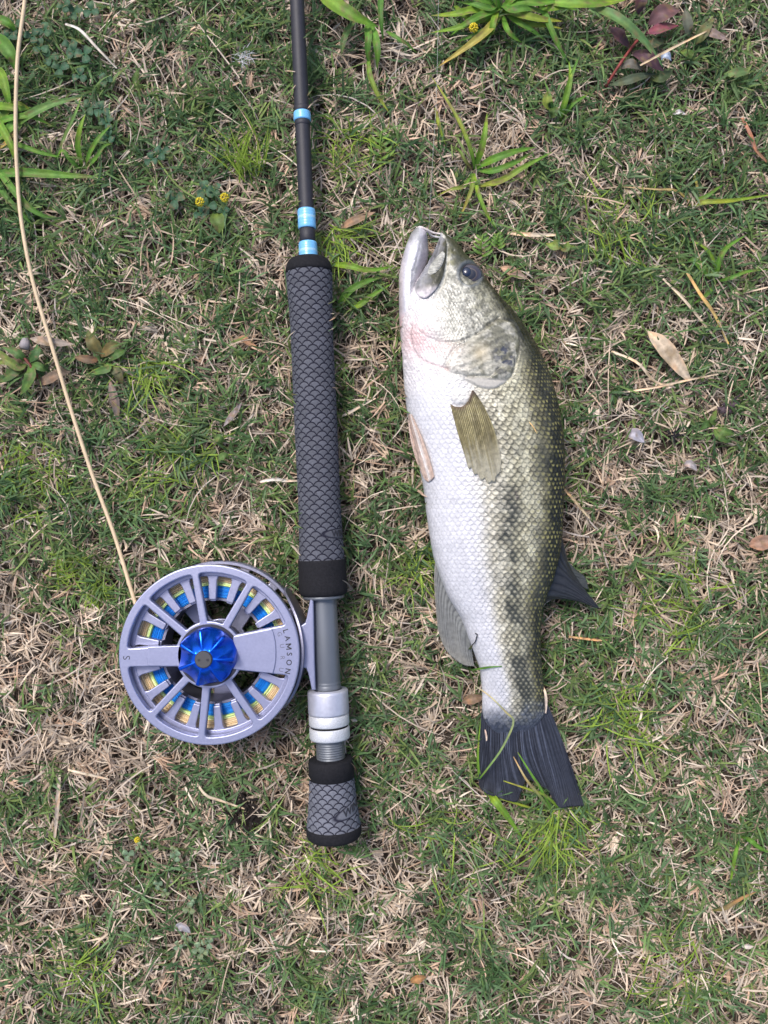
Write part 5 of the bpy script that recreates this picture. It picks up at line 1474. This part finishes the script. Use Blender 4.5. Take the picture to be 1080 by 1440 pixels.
# leafy weeds
G1 = (.10, .19, .05); G2 = (.075, .145, .045); G3 = (.16, .22, .05)
def weed(name, label, cat, base, leaves, stems=(), group=None, sc0=(.20, .06, .05)):
    t = thing(name, P(*base, .003), label, cat, group)
    for (pts, wd, c0, c1) in leaves: leaf('leaf', t, pts, wd, c0=c0, c1=c1, prof=OV, n=14, fold=.22)
    for s in stems: tube('stem', [P(*q) for q in s], .0008, M['leaf'], t, 8, 6, sc0)
    return t
PU = (.095, .050, .065); PU2 = (.14, .075, .085); PG = (.07, .095, .05)
weed('purple_weed', 'purple leaved weed with reddish stem in the top right', 'weed', (890, 80), [
    ([(858, 38, .012), (868, 46, .018), (876, 56, .018), (888, 68, .012)], 17, PU, PU),
    ([(888, 72, .013), (904, 78, .021), (918, 88, .021), (934, 100, .014)], 21, PU, PU),
    ([(872, 96, .012), (884, 90, .018), (894, 92, .018), (906, 98, .012)], 14, (.17, .15, .13), (.15, .15, .12)),
    ([(858, 120, .010), (880, 114, .016), (900, 108, .017), (922, 104, .012)], 13, PG, (.09, .12, .08)),
    ([(912, 34, .013), (926, 22, .020), (940, 16, .021), (956, 14, .015)], 24, PU2, (.18, .10, .10)),
    ([(908, 46, .012), (922, 42, .018), (936, 38, .019), (954, 36, .013)], 15, (.22, .07, .10), (.19, .07, .10)),
    ([(898, 20, .012), (900, 6, .018), (904, -6, .019), (906, -18, .014)], 17, PU, PU),
    ([(904, 58, .010), (914, 62, .015), (924, 60, .015), (936, 56, .011)], 14, PG, PG),
    ([(912, 108, .010), (926, 110, .015), (936, 106, .015), (946, 98, .011)], 15, (.06, .10, .03), PG),
    ([(964, 12, .012), (966, 28, .018), (968, 42, .018), (970, 54, .012)], 15, (.13, .13, .10), (.11, .13, .09)),
    ([(978, 62, .012), (986, 50, .017), (994, 38, .017), (1004, 26, .012)], 16, (.12, .16, .06), (.16, .18, .09)),
    ([(956, 70, .010), (964, 74, .014), (970, 78, .014), (974, 86, .010)], 12, (.11, .20, .05), G1)],
    [[(852, 122, .010), (868, 96, .015), (886, 70, .015), (902, 50, .012)]], None, (.30, .07, .06))
weed('leafy_weed', 'rosette weed with pointed green leaves at the left edge', 'weed', (40, 510), [
    ([(40, 508, .011), (46, 502, .017), (52, 494, .018), (52, 484, .014)], 14, (.06, .13, .04), (.07, .15, .05)),
    ([(38, 508, .012), (28, 500, .018), (20, 494, .018), (2, 488, .014)], 13, G1, G2),
    ([(38, 512, .012), (26, 516, .018), (10, 508, .019), (-8, 512, .014)], 13, G1, G3),
    ([(40, 514, .012), (44, 524, .019), (38, 540, .018), (28, 556, .010)], 16, G1, G1),
    ([(42, 512, .012), (52, 514, .018), (60, 518, .018), (68, 520, .013)], 11, G1, G2),
    ([(38, 514, .010), (22, 522, .015), (10, 530, .015), (-6, 538, .011)], 15, G2, G2),
    ([(36, 506, .012), (18, 512, .019), (4, 500, .018), (-10, 490, .013)], 11, G3, G3),
    ([(34, 514, .012), (24, 508, .018), (18, 512, .018), (14, 520, .014)], 10, (.30, .14, .13), G1)],
    [[(60, 540, .008), (48, 522, .014), (38, 508, .014), (28, 496, .013)]])
weed('leafy_weed', 'brown spotted weed right of the fly line', 'weed', (142, 500), [
    ([(142, 500, .010), (134, 488, .015), (128, 478, .016), (123, 464, .011)], 19, (.15, .14, .06), (.12, .13, .05)),
    ([(142, 502, .010), (152, 492, .015), (160, 486, .015), (168, 482, .011)], 16, (.16, .13, .06), (.12, .15, .06)),
    ([(140, 504, .010), (128, 506, .014), (116, 504, .014), (104, 502, .010)], 12, (.17, .11, .07), (.20, .13, .08)),
    ([(150, 510, .010), (152, 518, .015), (140, 522, .015), (126, 526, .010)], 11, G1, G1),
    ([(150, 508, .010), (160, 500, .015), (168, 496, .015), (178, 492, .010)], 13, G2, G1),
    ([(154, 512, .009), (162, 520, .013), (168, 530, .013), (172, 540, .009)], 14, (.11, .14, .06), (.14, .13, .07))])
weed('leafy_weed', 'small round leaf weed right of the star shaped clump', 'weed', (772, 150), [
    ([(772, 152, .010), (770, 146, .016), (770, 138, .016), (772, 126, .012)], 15, (.17, .27, .05), G3),
    ([(774, 150, .009), (778, 154, .014), (778, 160, .014), (774, 166, .010)], 14, (.07, .13, .03), (.09, .14, .04))])
weed('leafy_weed', 'small two leaf weed below the forked straw near the fish head', 'weed', (788, 346), [
    ([(792, 346, .009), (784, 344, .014), (778, 346, .014), (768, 342, .010)], 15, (.20, .28, .08), (.16, .25, .06)),
    ([(790, 348, .009), (794, 350, .014), (798, 346, .015), (799, 340, .012)], 11, G1, G3)])
weed('leafy_weed', 'small green rosette right of the fish back', 'weed', (1006, 598), [
    ([(1006, 598, .009), (1002, 592, .014), (1004, 584, .014), (1008, 576, .010)], 9, G1, G3),
    ([(1006, 600, .009), (1016, 606, .014), (1024, 608, .014), (1034, 612, .010)], 12, G1, G1),
    ([(1004, 602, .009), (1010, 612, .014), (1018, 618, .014), (1028, 622, .010)], 11, G1, G2),
    ([(1002, 600, .009), (994, 596, .013), (990, 600, .013), (984, 604, .010)], 9, G2, G1)])
weed('leafy_weed', 'oval green leaf on the grass at the right of the top', 'weed', (1030, 102), [
    ([(1018, 104, .011), (1032, 103, .016), (1044, 101, .016), (1060, 100, .011)], 14, (.14, .22, .07), (.12, .20, .08)),
    ([(966, 84, .011), (970, 78, .015), (972, 74, .015), (974, 70, .012)], 9, G3, G1)])
weed('leafy_weed', 'round small green leaves low in the left lawn', 'weed', (308, 640), [
    ([(300, 618, .010), (306, 616, .014), (310, 618, .014), (316, 622, .010)], 12, (.15, .24, .08), G1),
    ([(306, 648, .010), (312, 642, .014), (318, 642, .014), (322, 646, .010)], 11, (.16, .25, .08), G1)])
def feathery(label, x, y, h):
    t = thing('feathery_weed', P(x, y, .003), label, 'weed')
    tube('stem', [P(x, y, .004), P(x - 2, y - h * .5, .012), P(x + 1, y - h, .014)], .0005, M['leaf'], t, 8, 6, (.18, .30, .06))
    for i in range(9):
        f = i / 8; yy = y - h * (.1 + .85 * f); s_ = -1 if i % 2 else 1; l = (1.1 - .6 * f) * h * .42
        leaf('leaflet', t, [(x, yy, .011 + .003 * f), (x + s_ * l * .4, yy - l * .18, .014), (x + s_ * l * .75, yy - l * .4, .014), (x + s_ * l, yy - l * .75, .011)], 4.5, c0=(.11, .23, .045), c1=(.15, .27, .06), n=7, fold=.2)
    return t
feathery('bright feathery weed above the fish eye', 678, 364, 34)
feathery('feathery green weed right of the star shaped clump tip', 700, 352, 24)
feathery('feathery green weed between rod tip and top clump', 536, 228, 44)
